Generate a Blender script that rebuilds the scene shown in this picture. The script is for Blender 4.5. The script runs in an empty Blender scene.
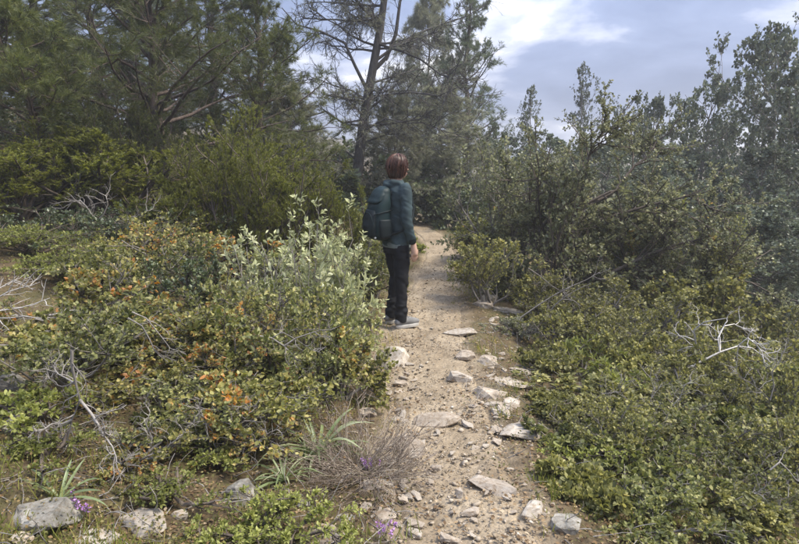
import bpy, bmesh, math
import numpy as np
from mathutils import Vector, Matrix, noise as mnoise

R = math.radians
scene = bpy.context.scene
col = scene.collection
# ------------------------------------------------------------------ camera
FPX, CX, CY, TH, CAMZ = 600.0, 399.5, 272.0, R(10.4), 1.6
cam_d = bpy.data.cameras.new('camera'); cam = bpy.data.objects.new('camera', cam_d); col.objects.link(cam)
cam.location = (0, 0, CAMZ); cam.rotation_euler = (R(90) - TH, 0, 0)
cam_d.sensor_width = 36; cam_d.lens = 36 * FPX / 799.0
cam_d.clip_start = 0.05; cam_d.clip_end = 3000
scene.camera = cam
# ------------------------------------------------------------------ sun and sky
SUN_EL, SUN_AZ = R(56), R(98)          # azimuth clockwise from +Y
sd = bpy.data.lights.new('sun', 'SUN'); sun = bpy.data.objects.new('sun', sd); col.objects.link(sun)
sd.energy = 3.4; sd.angle = R(20); sd.color = (1.0, 0.93, 0.80)
_sdir = Vector((math.sin(SUN_AZ) * math.cos(SUN_EL), math.cos(SUN_AZ) * math.cos(SUN_EL), math.sin(SUN_EL)))
sun.rotation_euler = (-_sdir).to_track_quat('-Z', 'Y').to_euler()
sun.location = (0, 0, 30)
world = bpy.data.worlds.new('World'); scene.world = world; world.use_nodes = True
nt = world.node_tree; nt.nodes.clear()
def N(nt, typ, **kw):
    n = nt.nodes.new(typ)
    for k, v in kw.items():
        if k.startswith('i_'):
            n.inputs[k[2:].replace('_', ' ')].default_value = v
        else:
            setattr(n, k, v)
    return n
def ramp(nt, stops, interp='LINEAR'):
    n = nt.nodes.new('ShaderNodeValToRGB'); cr = n.color_ramp; cr.interpolation = interp
    while len(cr.elements) < len(stops): cr.elements.new(0.5)
    for e, (p, c) in zip(cr.elements, stops):
        e.position = p; e.color = (c[0], c[1], c[2], 1)
    return n
L = lambda nt, a, b: nt.links.new(a, b)
out = N(nt, 'ShaderNodeOutputWorld'); bg = N(nt, 'ShaderNodeBackground')
sky = N(nt, 'ShaderNodeTexSky', sky_type='NISHITA', sun_disc=False, sun_elevation=SUN_EL, sun_rotation=SUN_AZ)
sky.dust_density = 2.0
tc = N(nt, 'ShaderNodeTexCoord'); sx = N(nt, 'ShaderNodeSeparateXYZ'); L(nt, tc.outputs['Generated'], sx.inputs[0])
zc = N(nt, 'ShaderNodeMath', operation='MAXIMUM'); L(nt, sx.outputs['Z'], zc.inputs[0]); zc.inputs[1].default_value = 0.0
za = N(nt, 'ShaderNodeMath', operation='ADD'); L(nt, zc.outputs[0], za.inputs[0]); za.inputs[1].default_value = 0.22
dx = N(nt, 'ShaderNodeMath', operation='DIVIDE'); L(nt, sx.outputs['X'], dx.inputs[0]); L(nt, za.outputs[0], dx.inputs[1])
dy = N(nt, 'ShaderNodeMath', operation='DIVIDE'); L(nt, sx.outputs['Y'], dy.inputs[0]); L(nt, za.outputs[0], dy.inputs[1])
cx_ = N(nt, 'ShaderNodeCombineXYZ'); L(nt, dx.outputs[0], cx_.inputs[0]); L(nt, dy.outputs[0], cx_.inputs[1])
mp = N(nt, 'ShaderNodeMapping'); L(nt, cx_.outputs[0], mp.inputs[0]); mp.inputs['Location'].default_value = (2.72, 1.3, 0.0)
n1 = N(nt, 'ShaderNodeTexNoise', i_Scale=1.15, i_Detail=9.0, i_Roughness=0.55, i_Distortion=0.3); L(nt, mp.outputs[0], n1.inputs['Vector'])
n2 = N(nt, 'ShaderNodeTexNoise', i_Scale=0.8, i_Detail=6.0, i_Roughness=0.5); L(nt, mp.outputs[0], n2.inputs['Vector'])
cr1 = ramp(nt, [(0.0, (0.092, 0.122, 0.205)), (0.40, (0.108, 0.140, 0.228)), (0.53, (0.155, 0.192, 0.295)), (0.61, (0.32, 0.345, 0.43)), (0.68, (0.75, 0.75, 0.76)), (0.8, (0.85, 0.85, 0.84))])
L(nt, n1.outputs['Fac'], cr1.inputs[0])
cr2 = ramp(nt, [(0.0, (1, 1, 1)), (0.58, (1, 1, 1)), (0.72, (0.25, 0.25, 0.25))]); L(nt, n2.outputs['Fac'], cr2.inputs[0])
skm = N(nt, 'ShaderNodeMix', data_type='RGBA', blend_type='MULTIPLY'); skm.inputs['Factor'].default_value = 1.0
L(nt, sky.outputs[0], skm.inputs[6]); skm.inputs[7].default_value = (0.1, 0.1, 0.1, 1)
mx = N(nt, 'ShaderNodeMix', data_type='RGBA'); L(nt, cr2.outputs[0], mx.inputs['Factor']); L(nt, skm.outputs[2], mx.inputs[6]); L(nt, cr1.outputs[0], mx.inputs[7])
# a clouded sky grows brighter from the horizon to the zenith
zg = N(nt, 'ShaderNodeMath', operation='MULTIPLY_ADD'); L(nt, zc.outputs[0], zg.inputs[0]); zg.inputs[1].default_value = 3.0; zg.inputs[2].default_value = 0.72
L(nt, zg.outputs[0], bg.inputs[1])
L(nt, mx.outputs[2], bg.inputs[0]); L(nt, bg.outputs[0], out.inputs[0])
# ------------------------------------------------------------------ exposure
vs = scene.view_settings
vs.view_transform = 'Standard'; vs.look = 'None'; vs.exposure = 1.12; vs.gamma = 1.0; vs.use_curve_mapping = False
scene.render.engine = 'CYCLES'
cy = scene.cycles
cy.use_denoising = True
try: cy.denoiser = 'OPENIMAGEDENOISE'
except Exception: pass
cy.max_bounces = 5; cy.diffuse_bounces = 3; cy.glossy_bounces = 2; cy.transmission_bounces = 4; cy.transparent_max_bounces = 4; cy.volume_bounces = 0
cy.caustics_reflective = False; cy.caustics_refractive = False
cy.sample_clamp_indirect = 4.0

# ================================================================== helpers
def ray(px, py):
    u, v = (px - CX) / FPX, (CY - py) / FPX
    return np.array([u, math.cos(TH) + v * math.sin(TH), -math.sin(TH) + v * math.cos(TH)])
def P(px, py, Y):
    d = ray(px, py); return np.array([0, 0, CAMZ]) + d * (Y / d[1])

_pc = None
def path_c(y):
    return 0.02 + np.interp(y, [0, 2.3, 3.0, 3.9, 5.0, 5.9, 7.5, 9.5, 11.5, 13.0, 15, 18, 22], [0.30, 0.29, 0.27, 0.24, 0.20, 0.24, 0.42, 0.66, 0.68, 0.40, -0.3, -1.8, -4.2])
def path_w(y):
    return np.interp(y, [0, 2.3, 3.2, 4.5, 5.9, 8, 11, 14, 22], [0.34, 0.33, 0.32, 0.37, 0.38, 0.31, 0.26, 0.25, 0.30])

# small vectorised value noise
_rs = np.random.RandomState(7); _tab = _rs.rand(256, 256)
def vnoise(x, y):
    x = np.asarray(x, float); y = np.asarray(y, float)
    xi = np.floor(x).astype(int); yi = np.floor(y).astype(int); fx = x - xi; fy = y - yi
    fx = fx * fx * (3 - 2 * fx); fy = fy * fy * (3 - 2 * fy)
    a = _tab[xi & 255, yi & 255]; b = _tab[(xi + 1) & 255, yi & 255]; c = _tab[xi & 255, (yi + 1) & 255]; d = _tab[(xi + 1) & 255, (yi + 1) & 255]
    return (a * (1 - fx) + b * fx) * (1 - fy) + (c * (1 - fx) + d * fx) * fy - 0.5
def sstep(a, b, x):
    t = np.clip((x - a) / (b - a), 0, 1); return t * t * (3 - 2 * t)
def base_z(x, y):
    x = np.asarray(x, float); y = np.asarray(y, float)
    d = x - path_c(y); w = path_w(y)
    dl = np.maximum(-d - w, 0); dr = np.maximum(d - w, 0)
    zl = 0.25 * dl * dl / (dl + 0.45) - 0.0 * dl
    zl = np.where(zl > 3, 3 + 4 * (1 - np.exp(-np.maximum(zl - 3, 0) / 6)), zl)
    zr = -0.36 * dr * dr / (dr + 0.5)
    zr = np.maximum(zr, -4.2 + np.maximum(dr - 14, 0) * 0.05)
    z = zl + zr
    z = z + sstep(6.5, 14, y) * 0.22 + sstep(12, 40, y) * 0.7 + np.clip(y - 60, 0, 600) * 0.012 + sstep(60, 230, np.hypot(x, y)) * (1.5 + 2.5 * (vnoise(x / 90 + 3, y / 90 + 9) + 0.5))
    return z
def rough_z(x, y):
    near = 1.0 - sstep(25, 60, np.hypot(x, y)) * 0.5
    z = near * (0.16 * vnoise(x * 0.9 + 5, y * 0.9) + 0.07 * vnoise(x * 2.7, y * 2.7 + 4)) * sstep(0.25, 1.2, np.abs(x - path_c(y)))
    z = z + 0.030 * vnoise(x * 6.1, y * 6.1) + 0.016 * vnoise(x * 14.3, y * 14.3 + 2) + 0.008 * vnoise(x * 31, y * 31)
    return z
def tz(x, y): return base_z(x, y) + rough_z(x, y)
def path_mask(x, y):
    e = 0.16 * vnoise(x * 3.1 + 8, y * 3.1) + 0.10 * vnoise(x * 8.3, y * 8.3 + 1)
    return 1 - sstep(0.80, 1.12, np.abs(x - path_c(y)) / path_w(y) + e)
def G(px, py):
    d = ray(px, py); o = np.array([0, 0, CAMZ]); t = np.arange(0.5, 60, 0.01)
    p = o + t[:, None] * d; h = tz(p[:, 0], p[:, 1]); k = np.argmax(p[:, 2] < h)
    return p[k]

def mk_mesh(name, V, faces, attr=None, smooth=False):
    me = bpy.data.meshes.new(name); V = np.ascontiguousarray(V, dtype=np.float32)
    faces = [f for f in faces if len(f)]
    me.vertices.add(len(V)); me.vertices.foreach_set('co', V.ravel())
    loops = np.concatenate([f.ravel() for f in faces]).astype(np.int32)
    tot = np.concatenate([np.full(len(f), f.shape[1]) for f in faces])
    start = np.concatenate([[0], np.cumsum(tot)[:-1]]).astype(np.int32)
    me.loops.add(len(loops)); me.loops.foreach_set('vertex_index', loops)
    me.polygons.add(len(tot)); me.polygons.foreach_set('loop_start', start)
    if smooth: me.polygons.foreach_set('use_smooth', np.ones(len(tot), dtype=bool))
    if attr is not None:
        a = me.attributes.new('rnd', 'FLOAT', 'POINT'); a.data.foreach_set('value', np.ascontiguousarray(attr, dtype=np.float32))
    me.update(calc_edges=True)
    return me
class Acc:
    def __init__(s): s.V = []; s.F = {}; s.A = []; s.n = 0
    def add(s, V, F, A=None):
        if len(V) == 0: return
        s.V.append(V); s.F.setdefault(F.shape[1], []).append(F + s.n); s.A.append(np.full(len(V), 0.5) if A is None else A); s.n += len(V)
    def mesh(s, name, smooth=False):
        return mk_mesh(name, np.concatenate(s.V), [np.concatenate(f) for f in s.F.values()], np.concatenate(s.A), smooth)
def link(name, me, mat=None, parent=None, label=None, cat=None, group=None, kind=None, loc=None):
    o = bpy.data.objects.new(name, me); col.objects.link(o)
    if mat is not None and me is not None and not me.materials: me.materials.append(mat)
    if parent is not None: o.parent = parent
    if loc is not None: o.location = [float(v) for v in loc]
    if label: o['label'] = label
    if cat: o['category'] = cat
    if group: o['group'] = group
    if kind: o['kind'] = kind
    return o
def thing(name, label, cat, loc, rz=0, group=None):
    o = link(name, None, None, None, label, cat, group, None, loc); o.rotation_euler = (0, 0, rz); o.empty_display_size = 0.1
    return o
def nrm(v): return v / np.maximum(np.linalg.norm(v, axis=-1, keepdims=True), 1e-9)

def tubes(pts, rad, sides=4):
    n, K, _ = pts.shape
    tan = nrm(np.gradient(pts, axis=1))
    ref = np.where(np.abs(tan[:, :1, 2:3]) > 0.8, np.array([1.0, 0, 0]), np.array([0, 0, 1.0]))
    ref = np.broadcast_to(ref, pts.shape)
    u = nrm(np.cross(tan, ref)); v = np.cross(tan, u)
    a = np.arange(sides) * 2 * math.pi / sides
    V = pts[:, :, None, :] + rad[:, :, None, None] * (u[:, :, None, :] * np.cos(a)[None, None, :, None] + v[:, :, None, :] * np.sin(a)[None, None, :, None])
    i = np.arange(n)[:, None, None] * K * sides + np.arange(K - 1)[None, :, None] * sides
    s0 = np.arange(sides)[None, None, :]; s1 = (s0 + 1) % sides
    F = np.stack([i + s0, i + s1, i + s1 + sides, i + s0 + sides], -1).reshape(-1, 4)
    A = np.broadcast_to(np.random.RandomState(n).rand(n)[:, None, None], (n, K, sides)).reshape(-1)
    return V.reshape(-1, 3), F, A
def grow(rng, S, D, Ln, K, wob, up, out_=None):
    d = nrm(D); p = S.copy(); pts = [p]
    for k in range(K - 1):
        d = d + rng.normal(0, wob, d.shape); d[:, 2] += up; d = nrm(d)
        p = p + d * (Ln / (K - 1))[:, None]; pts.append(p)
    return np.stack(pts, 1)
def interp(pts, idx, t):
    K = pts.shape[1]; f = t * (K - 1); i = np.minimum(f.astype(int), K - 2); fr = (f - i)[:, None]
    a = pts[idx, i]; b = pts[idx, i + 1]
    return a * (1 - fr) + b * fr, nrm(b - a)
def perp(rng, T):
    r = rng.normal(0, 1, T.shape); r = r - (r * T).sum(-1, keepdims=True) * T
    return nrm(r)
def spawn(rng, pts, Ln, n, t0, t1, ang, angsd, ratio, taper=0.5):
    idx = np.repeat(np.arange(len(pts)), n); t = rng.uniform(t0, t1, len(idx))
    S, T = interp(pts, idx, t); a = np.radians(rng.normal(ang, angsd, len(idx)))[:, None]
    D = np.cos(a) * T + np.sin(a) * perp(rng, T)
    return S, D, Ln[idx] * ratio * (1 - taper * t) * rng.uniform(0.6, 1.25, len(idx)), idx, t

LEAF_OVAL = (np.array([[0, 0, 0], [-.34, .30, .06], [-.30, .68, .05], [0, 1, -.04], [.30, .68, .05], [.34, .30, .06]]), np.array([[0, 3, 2, 1], [0, 5, 4, 3]]))
LEAF_DIAM = (np.array([[0, 0, 0], [-.36, .5, .07], [0, 1, 0], [.36, .5, .07]]), np.array([[0, 2, 1], [0, 3, 2]]))
LEAF_LANC = (np.array([[0, 0, 0], [-.14, .25, .04], [-.16, .6, .02], [0, 1, -.14], [.16, .6, .02], [.14, .25, .04], [0, .42, -.03]]),
             np.array([[0, 6, 1], [1, 6, 2], [2, 6, 3], [3, 6, 4], [4, 6, 5], [5, 6, 0]]))
NEEDLE = (np.array([[-.5, 0, 0], [.5, 0, 0], [0, 1, 0]]), np.array([[0, 1, 2]]))
BLADE = (np.array([[-.5, 0, 0], [.5, 0, 0], [-.4, .4, .04], [.4, .4, .04], [-.25, .75, .0], [.25, .75, .0], [0, 1, -.08]]),
         None)
def place(acc, tmpl, pos, D, Nn, size, attr, wid=None):
    tv, tf = tmpl; D = nrm(D); X = nrm(np.cross(D, Nn)); Z = np.cross(X, D)
    w = size if wid is None else wid
    V = pos[:, None, :] + tv[None, :, 0, None] * X[:, None, :] * w[:, None, None] + tv[None, :, 1, None] * D[:, None, :] * size[:, None, None] + tv[None, :, 2, None] * Z[:, None, :] * size[:, None, None]
    m = len(tv)
    F = (tf[None] + (np.arange(len(pos)) * m)[:, None, None]).reshape(-1, tf.shape[1])
    acc.add(V.reshape(-1, 3), F, np.repeat(attr, m))

# ================================================================== materials
def new_mat(name):
    m = bpy.data.materials.new(name); m.use_nodes = True; m.node_tree.nodes.clear(); return m, m.node_tree
def leaf_mat(name, stops, transl=0.35, rough=0.45, spec=0.35, var=0.25, gain=1.0, warm=0.0):
    stops = [(p_, (c_[0] * gain * (1 + warm), c_[1] * gain * (1 + warm * .35), c_[2] * gain * (1 - warm))) for p_, c_ in stops]
    m, t = new_mat(name); o = N(t, 'ShaderNodeOutputMaterial')
    at = N(t, 'ShaderNodeAttribute', attribute_name='rnd'); rp = ramp(t, stops); L(t, at.outputs['Fac'], rp.inputs[0])
    oi = N(t, 'ShaderNodeObjectInfo'); mr = N(t, 'ShaderNodeMapRange'); L(t, oi.outputs['Random'], mr.inputs[0])
    mr.inputs[3].default_value = 1 - var; mr.inputs[4].default_value = 1 + var
    hs = N(t, 'ShaderNodeHueSaturation'); L(t, rp.outputs[0], hs.inputs['Color']); L(t, mr.outputs[0], hs.inputs['Value'])
    pb = N(t, 'ShaderNodeBsdfPrincipled'); L(t, hs.outputs[0], pb.inputs['Base Color']); pb.inputs['Roughness'].default_value = rough
    pb.inputs['Specular IOR Level'].default_value = spec
    tr = N(t, 'ShaderNodeBsdfTranslucent'); hs2 = N(t, 'ShaderNodeHueSaturation'); hs2.inputs['Saturation'].default_value = 1.15; hs2.inputs['Value'].default_value = 1.3
    L(t, hs.outputs[0], hs2.inputs['Color']); L(t, hs2.outputs[0], tr.inputs[0])
    mxs = N(t, 'ShaderNodeMixShader'); mxs.inputs[0].default_value = transl; L(t, pb.outputs[0], mxs.inputs[1]); L(t, tr.outputs[0], mxs.inputs[2]); L(t, mxs.outputs[0], o.inputs[0])
    return m
def bark_mat(name, c1, c2, scale=18.0, bump=0.6, rough=0.9):
    m, t = new_mat(name); o = N(t, 'ShaderNodeOutputMaterial'); tc = N(t, 'ShaderNodeTexCoord')
    mpn = N(t, 'ShaderNodeMapping'); mpn.inputs['Scale'].default_value = (1, 1, 0.3); L(t, tc.outputs['Object'], mpn.inputs[0])
    n = N(t, 'ShaderNodeTexNoise', i_Scale=scale, i_Detail=6.0, i_Roughness=0.65); L(t, mpn.outputs[0], n.inputs['Vector'])
    rp = ramp(t, [(0.3, c1), (0.7, c2)]); L(t, n.outputs['Fac'], rp.inputs[0])
    at = N(t, 'ShaderNodeAttribute', attribute_name='rnd'); mr = N(t, 'ShaderNodeMapRange'); L(t, at.outputs['Fac'], mr.inputs[0]); mr.inputs[3].default_value = 0.7; mr.inputs[4].default_value = 1.3
    hs = N(t, 'ShaderNodeHueSaturation'); L(t, rp.outputs[0], hs.inputs['Color']); L(t, mr.outputs[0], hs.inputs['Value'])
    pb = N(t, 'ShaderNodeBsdfPrincipled'); pb.inputs['Roughness'].default_value = rough; pb.inputs['Specular IOR Level'].default_value = 0.2
    L(t, hs.outputs[0], pb.inputs['Base Color'])
    b = N(t, 'ShaderNodeBump', i_Strength=bump, i_Distance=0.02); L(t, n.outputs['Fac'], b.inputs['Height']); L(t, b.outputs[0], pb.inputs['Normal'])
    L(t, pb.outputs[0], o.inputs[0]); return m
M = {}
M['oak'] = leaf_mat('oak_leaf', [(0, (.050, .055, .018)), (.35, (.15, .155, .048)), (.62, (.32, .30, .115)), (.80, (.38, .31, .12)), (.93, (.36, .215, .075)), (1, (.36, .17, .055))], .38, .5, .35, gain=1.08, warm=.05)
M['oak_green'] = leaf_mat('oak_leaf_green', [(0, (.050, .060, .020)), (.4, (.15, .165, .055)), (.75, (.32, .32, .13)), (1, (.44, .40, .19))], .38, .5, .35, gain=1.06, warm=0.04)
M['cover'] = leaf_mat('cover_leaf', [(0, (.06, .055, .022)), (.5, (.15, .145, .045)), (.8, (.24, .20, .08)), (1, (.26, .16, .07))], .35, .6, .2)
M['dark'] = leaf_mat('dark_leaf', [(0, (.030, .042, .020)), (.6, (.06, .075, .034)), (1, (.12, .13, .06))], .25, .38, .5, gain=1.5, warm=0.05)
M['fresh'] = leaf_mat('fresh_leaf', [(0, (.085, .098, .026)), (.6, (.19, .205, .060)), (1, (.31, .315, .12))], .4, .5, .3, gain=1.35, warm=0.05)
M['sage'] = leaf_mat('sage_leaf', [(0, (.24, .26, .12)), (.5, (.44, .45, .25)), (1, (.66, .65, .43))], .3, .8, .1, .12)
M['grey'] = leaf_mat('grey_green_leaf', [(0, (.058, .066, .032)), (.4, (.135, .145, .075)), (.75, (.26, .265, .15)), (1, (.40, .39, .24))], .35, .5, .35, gain=1.06, warm=0.05)
M['mastic'] = leaf_mat('mastic_leaf', [(0, (.056, .060, .022)), (.4, (.155, .155, .052)), (.75, (.31, .295, .115)), (1, (.46, .42, .20))], .38, .5, .35, gain=1.06, warm=0.04)
M['far'] = leaf_mat('far_leaf', [(0, (.040, .050, .032)), (.6, (.075, .088, .054)), (1, (.13, .14, .09))], .3, .45, .4, gain=1.5, warm=0)
M['yellowing'] = leaf_mat('yellowing_leaf', [(0, (.07, .085, .026)), (.4, (.18, .19, .055)), (.75, (.33, .32, .11)), (.93, (.42, .34, .13)), (1, (.46, .25, .08))], .38, .5, .35)
M['pine'] = leaf_mat('pine_needle', [(0, (.030, .044, .016)), (.6, (.062, .080, .026)), (1, (.12, .13, .045))], .3, .45, .35, gain=1.35, warm=0.12)
M['pine_far'] = leaf_mat('far_pine_needle', [(0, (.035, .045, .026)), (.6, (.065, .080, .045)), (1, (.11, .125, .07))], .3, .45, .35, gain=1.5, warm=0)
M['pine_grey'] = leaf_mat('grey_pine_needle', [(0, (.13, .14, .09)), (.6, (.23, .24, .16)), (1, (.34, .34, .24))], .3, .6, .25, gain=0.82, warm=0.03)
M['juniper'] = leaf_mat('juniper_scale', [(0, (.050, .062, .014)), (.5, (.105, .125, .024)), (1, (.20, .215, .05))], .35, .5, .3, gain=1.0, warm=0.1)
M['heather'] = leaf_mat('heather_sprig', [(0, (.13, .10, .075)), (.5, (.26, .205, .16)), (.85, (.40, .33, .26)), (1, (.50, .44, .33))], .2, .8, .1)
M['strap'] = leaf_mat('strap_leaf', [(0, (.10, .14, .05)), (.6, (.22, .27, .12)), (1, (.40, .42, .24))], .3, .4, .4)
M['grass'] = leaf_mat('grass_blade', [(0, (.07, .095, .02)), (.5, (.14, .16, .035)), (.8, (.24, .22, .07)), (1, (.38, .31, .15))], .4, .5, .3, gain=1.25, warm=0.05)
M['litter'] = leaf_mat('leaf_litter', [(0, (.07, .042, .022)), (.5, (.19, .12, .06)), (.85, (.34, .235, .125)), (1, (.46, .37, .25))], .15, .7, .2)
M['bark'] = bark_mat('bark', (.045, .035, .028), (.15, .12, .095))
M['bark_grey'] = bark_mat('grey_bark', (.09, .08, .068), (.23, .205, .18))
M['bark_pine'] = bark_mat('pine_bark', (.040, .030, .025), (.14, .105, .085), 26, 1.0)
M['bark_old'] = bark_mat('old_pine_bark', (.030, .027, .026), (.105, .095, .088), 26, 1.0)
M['twig_dead'] = bark_mat('dead_twig', (.13, .115, .10), (.33, .30, .265), 30, .4)
M['twig_white'] = bark_mat('bleached_twig', (.25, .23, .205), (.53, .495, .45), 30, .4)
M['petal'] = leaf_mat('purple_petal', [(0, (.25, .11, .30)), (1, (.50, .30, .55))], .3, .6, .2)

def rock_mat(name, c1, c2, c3, sc=7.0):
    m, t = new_mat(name); o = N(t, 'ShaderNodeOutputMaterial'); tc = N(t, 'ShaderNodeTexCoord'); oi = N(t, 'ShaderNodeObjectInfo')
    ad = N(t, 'ShaderNodeVectorMath', operation='ADD'); L(t, tc.outputs['Object'], ad.inputs[0]); L(t, oi.outputs['Location'], ad.inputs[1])
    n = N(t, 'ShaderNodeTexNoise', i_Scale=sc, i_Detail=8.0, i_Roughness=0.7); L(t, ad.outputs[0], n.inputs['Vector'])
    n2 = N(t, 'ShaderNodeTexNoise', i_Scale=sc * 6, i_Detail=5.0, i_Roughness=0.7); L(t, ad.outputs[0], n2.inputs['Vector'])
    rp = ramp(t, [(0.34, c1), (0.52, c2), (0.70, c3)]); L(t, n.outputs['Fac'], rp.inputs[0])
    r2 = ramp(t, [(0.32, (.62, .50, .37)), (0.54, (1, 1, 1))]); L(t, n2.outputs['Fac'], r2.inputs[0])
    mxx = N(t, 'ShaderNodeMix', data_type='RGBA', blend_type='MULTIPLY'); mxx.inputs['Factor'].default_value = 0.8
    L(t, rp.outputs[0], mxx.inputs[6]); L(t, r2.outputs[0], mxx.inputs[7])
    mr = N(t, 'ShaderNodeMapRange'); L(t, oi.outputs['Random'], mr.inputs[0]); mr.inputs[3].default_value = 0.82; mr.inputs[4].default_value = 1.12
    hs = N(t, 'ShaderNodeHueSaturation'); L(t, mxx.outputs[2], hs.inputs['Color']); L(t, mr.outputs[0], hs.inputs['Value'])
    pb = N(t, 'ShaderNodeBsdfPrincipled'); pb.inputs['Roughness'].default_value = 0.9; pb.inputs['Specular IOR Level'].default_value = 0.2
    L(t, hs.outputs[0], pb.inputs['Base Color'])
    b = N(t, 'ShaderNodeBump', i_Strength=0.5, i_Distance=0.008); L(t, n2.outputs['Fac'], b.inputs['Height']); L(t, b.outputs[0], pb.inputs['Normal'])
    L(t, pb.outputs[0], o.inputs[0]); return m
M['rock'] = rock_mat('limestone', (.22, .18, .135), (.36, .305, .24), (.49, .43, .35))
M['rock_pale'] = rock_mat('pale_limestone', (.24, .20, .155), (.38, .335, .275), (.51, .465, .395))
M['rock_dark'] = rock_mat('weathered_limestone', (.10, .095, .08), (.22, .205, .175), (.40, .375, .32), 11)
M['gravel'] = leaf_mat('gravel', [(0, (.15, .115, .075)), (.5, (.27, .215, .15)), (.85, (.40, .335, .255)), (1, (.55, .49, .40))], 0.0, .9, .2, 0)

def ground_mat():
    m, t = new_mat('soil'); o = N(t, 'ShaderNodeOutputMaterial'); tc = N(t, 'ShaderNodeTexCoord')
    at = N(t, 'ShaderNodeAttribute', attribute_name='rnd')
    n1 = N(t, 'ShaderNodeTexNoise', i_Scale=2.2, i_Detail=8.0, i_Roughness=0.65); L(t, tc.outputs['Object'], n1.inputs['Vector'])
    n2 = N(t, 'ShaderNodeTexNoise', i_Scale=38.0, i_Detail=6.0, i_Roughness=0.75); L(t, tc.outputs['Object'], n2.inputs['Vector'])
    vo = N(t, 'ShaderNodeTexVoronoi', i_Scale=55.0); L(t, tc.outputs['Object'], vo.inputs['Vector'])
    soil = ramp(t, [(0.3, (.055, .040, .024)), (0.5, (.10, .074, .042)), (0.62, (.085, .075, .034)), (0.75, (.135, .105, .062))]); L(t, n1.outputs['Fac'], soil.inputs[0])
    dirt = ramp(t, [(0.28, (.150, .114, .074)), (0.5, (.245, .195, .133)), (0.7, (.33, .272, .195))]); L(t, n1.outputs['Fac'], dirt.inputs[0])
    fine = ramp(t, [(0.25, (.55, .52, .5)), (0.5, (1, 1, 1)), (0.75, (1.3, 1.3, 1.3))]); L(t, n2.outputs['Fac'], fine.inputs[0])
    mxa = N(t, 'ShaderNodeMix', data_type='RGBA'); L(t, at.outputs['Fac'], mxa.inputs['Factor']); L(t, soil.outputs[0], mxa.inputs[6]); L(t, dirt.outputs[0], mxa.inputs[7])
    mul = N(t, 'ShaderNodeMix', data_type='RGBA', blend_type='MULTIPLY'); mul.inputs['Factor'].default_value = 0.85; L(t, mxa.outputs[2], mul.inputs[6]); L(t, fine.outputs[0], mul.inputs[7])
    vr = ramp(t, [(0.0, (.8, .76, .7)), (0.35, (1, 1, 1)), (1, (1.25, 1.2, 1.12))]); L(t, vo.outputs['Color'], vr.inputs[0])
    mu2 = N(t, 'ShaderNodeMix', data_type='RGBA', blend_type='MULTIPLY'); mu2.inputs['Factor'].default_value = 0.7; L(t, mul.outputs[2], mu2.inputs[6]); L(t, vr.outputs[0], mu2.inputs[7])
    pb = N(t, 'ShaderNodeBsdfPrincipled'); pb.inputs['Roughness'].default_value = 0.95; pb.inputs['Specular IOR Level'].default_value = 0.15
    L(t, mu2.outputs[2], pb.inputs['Base Color'])
    b1 = N(t, 'ShaderNodeBump', i_Strength=0.6, i_Distance=0.015); L(t, n2.outputs['Fac'], b1.inputs['Height'])
    b2 = N(t, 'ShaderNodeBump', i_Strength=0.5, i_Distance=0.008, invert=True); L(t, vo.outputs['Distance'], b2.inputs['Height']); L(t, b1.outputs[0], b2.inputs['Normal']); L(t, b2.outputs[0], pb.inputs['Normal'])
    L(t, pb.outputs[0], o.inputs[0]); return m
M['soil'] = ground_mat()

# ================================================================== ground and path
def axis(lo, hi, step, far):
    a = [*np.arange(lo, hi, step)]
    s = step; x = hi; r = []
    while x < far: r.append(x); s *= 1.09; x += s
    s = step; x = lo - step; l = []
    while x > -far: l.append(x); s *= 1.09; x -= s
    return np.array(l[::-1] + a + r)
def grid_mesh(name, xs, ys, zf, af):
    X, Y = np.meshgrid(xs, ys, indexing='xy'); Z = zf(X, Y)
    V = np.stack([X, Y, Z], -1).reshape(-1, 3); nx = len(xs); ny = len(ys)
    i = (np.arange(ny - 1)[:, None] * nx + np.arange(nx - 1)[None]).reshape(-1)
    F = np.stack([i, i + 1, i + nx + 1, i + nx], -1)
    return mk_mesh(name, V, [F], af(X, Y).reshape(-1), True)
def dirtness(x, y):
    d = np.abs(x - path_c(y)) / path_w(y) + 0.5 * vnoise(x * 2.3, y * 2.3) + 0.35 * vnoise(x * 7, y * 7)
    return np.clip(1.25 - sstep(0.75, 1.45, d) * 1.25, 0, 1)
g = link('ground', grid_mesh('ground', axis(-2.4, 2.4, .042, 230), axis(1.7, 7.0, .042, 230), lambda x, y: tz(x, y) - 0.035 * path_mask(x, y), lambda x, y: dirtness(x, y) * 0.9), M['soil'], kind='structure')
# path: own sheet lying in the shallow trough
ys = np.concatenate([np.arange(0.8, 8, .03), np.arange(8, 22, .08)]); us = np.linspace(-1.25, 1.25, 44)
U, YY = np.meshgrid(us, ys, indexing='xy'); XX = path_c(YY) + U * path_w(YY)
ZZ = tz(XX, YY) - 0.010 - 0.05 * (1 - path_mask(XX, YY)) + 0.012 * vnoise(XX * 22, YY * 22)
V = np.stack([XX, YY, ZZ], -1).reshape(-1, 3); nx = len(us); i = (np.arange(len(ys) - 1)[:, None] * nx + np.arange(nx - 1)[None]).reshape(-1)
link('path', mk_mesh('path', V, [np.stack([i, i + 1, i + nx + 1, i + nx], -1)], np.ones(len(V)), True), M['soil'], kind='structure')

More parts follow.
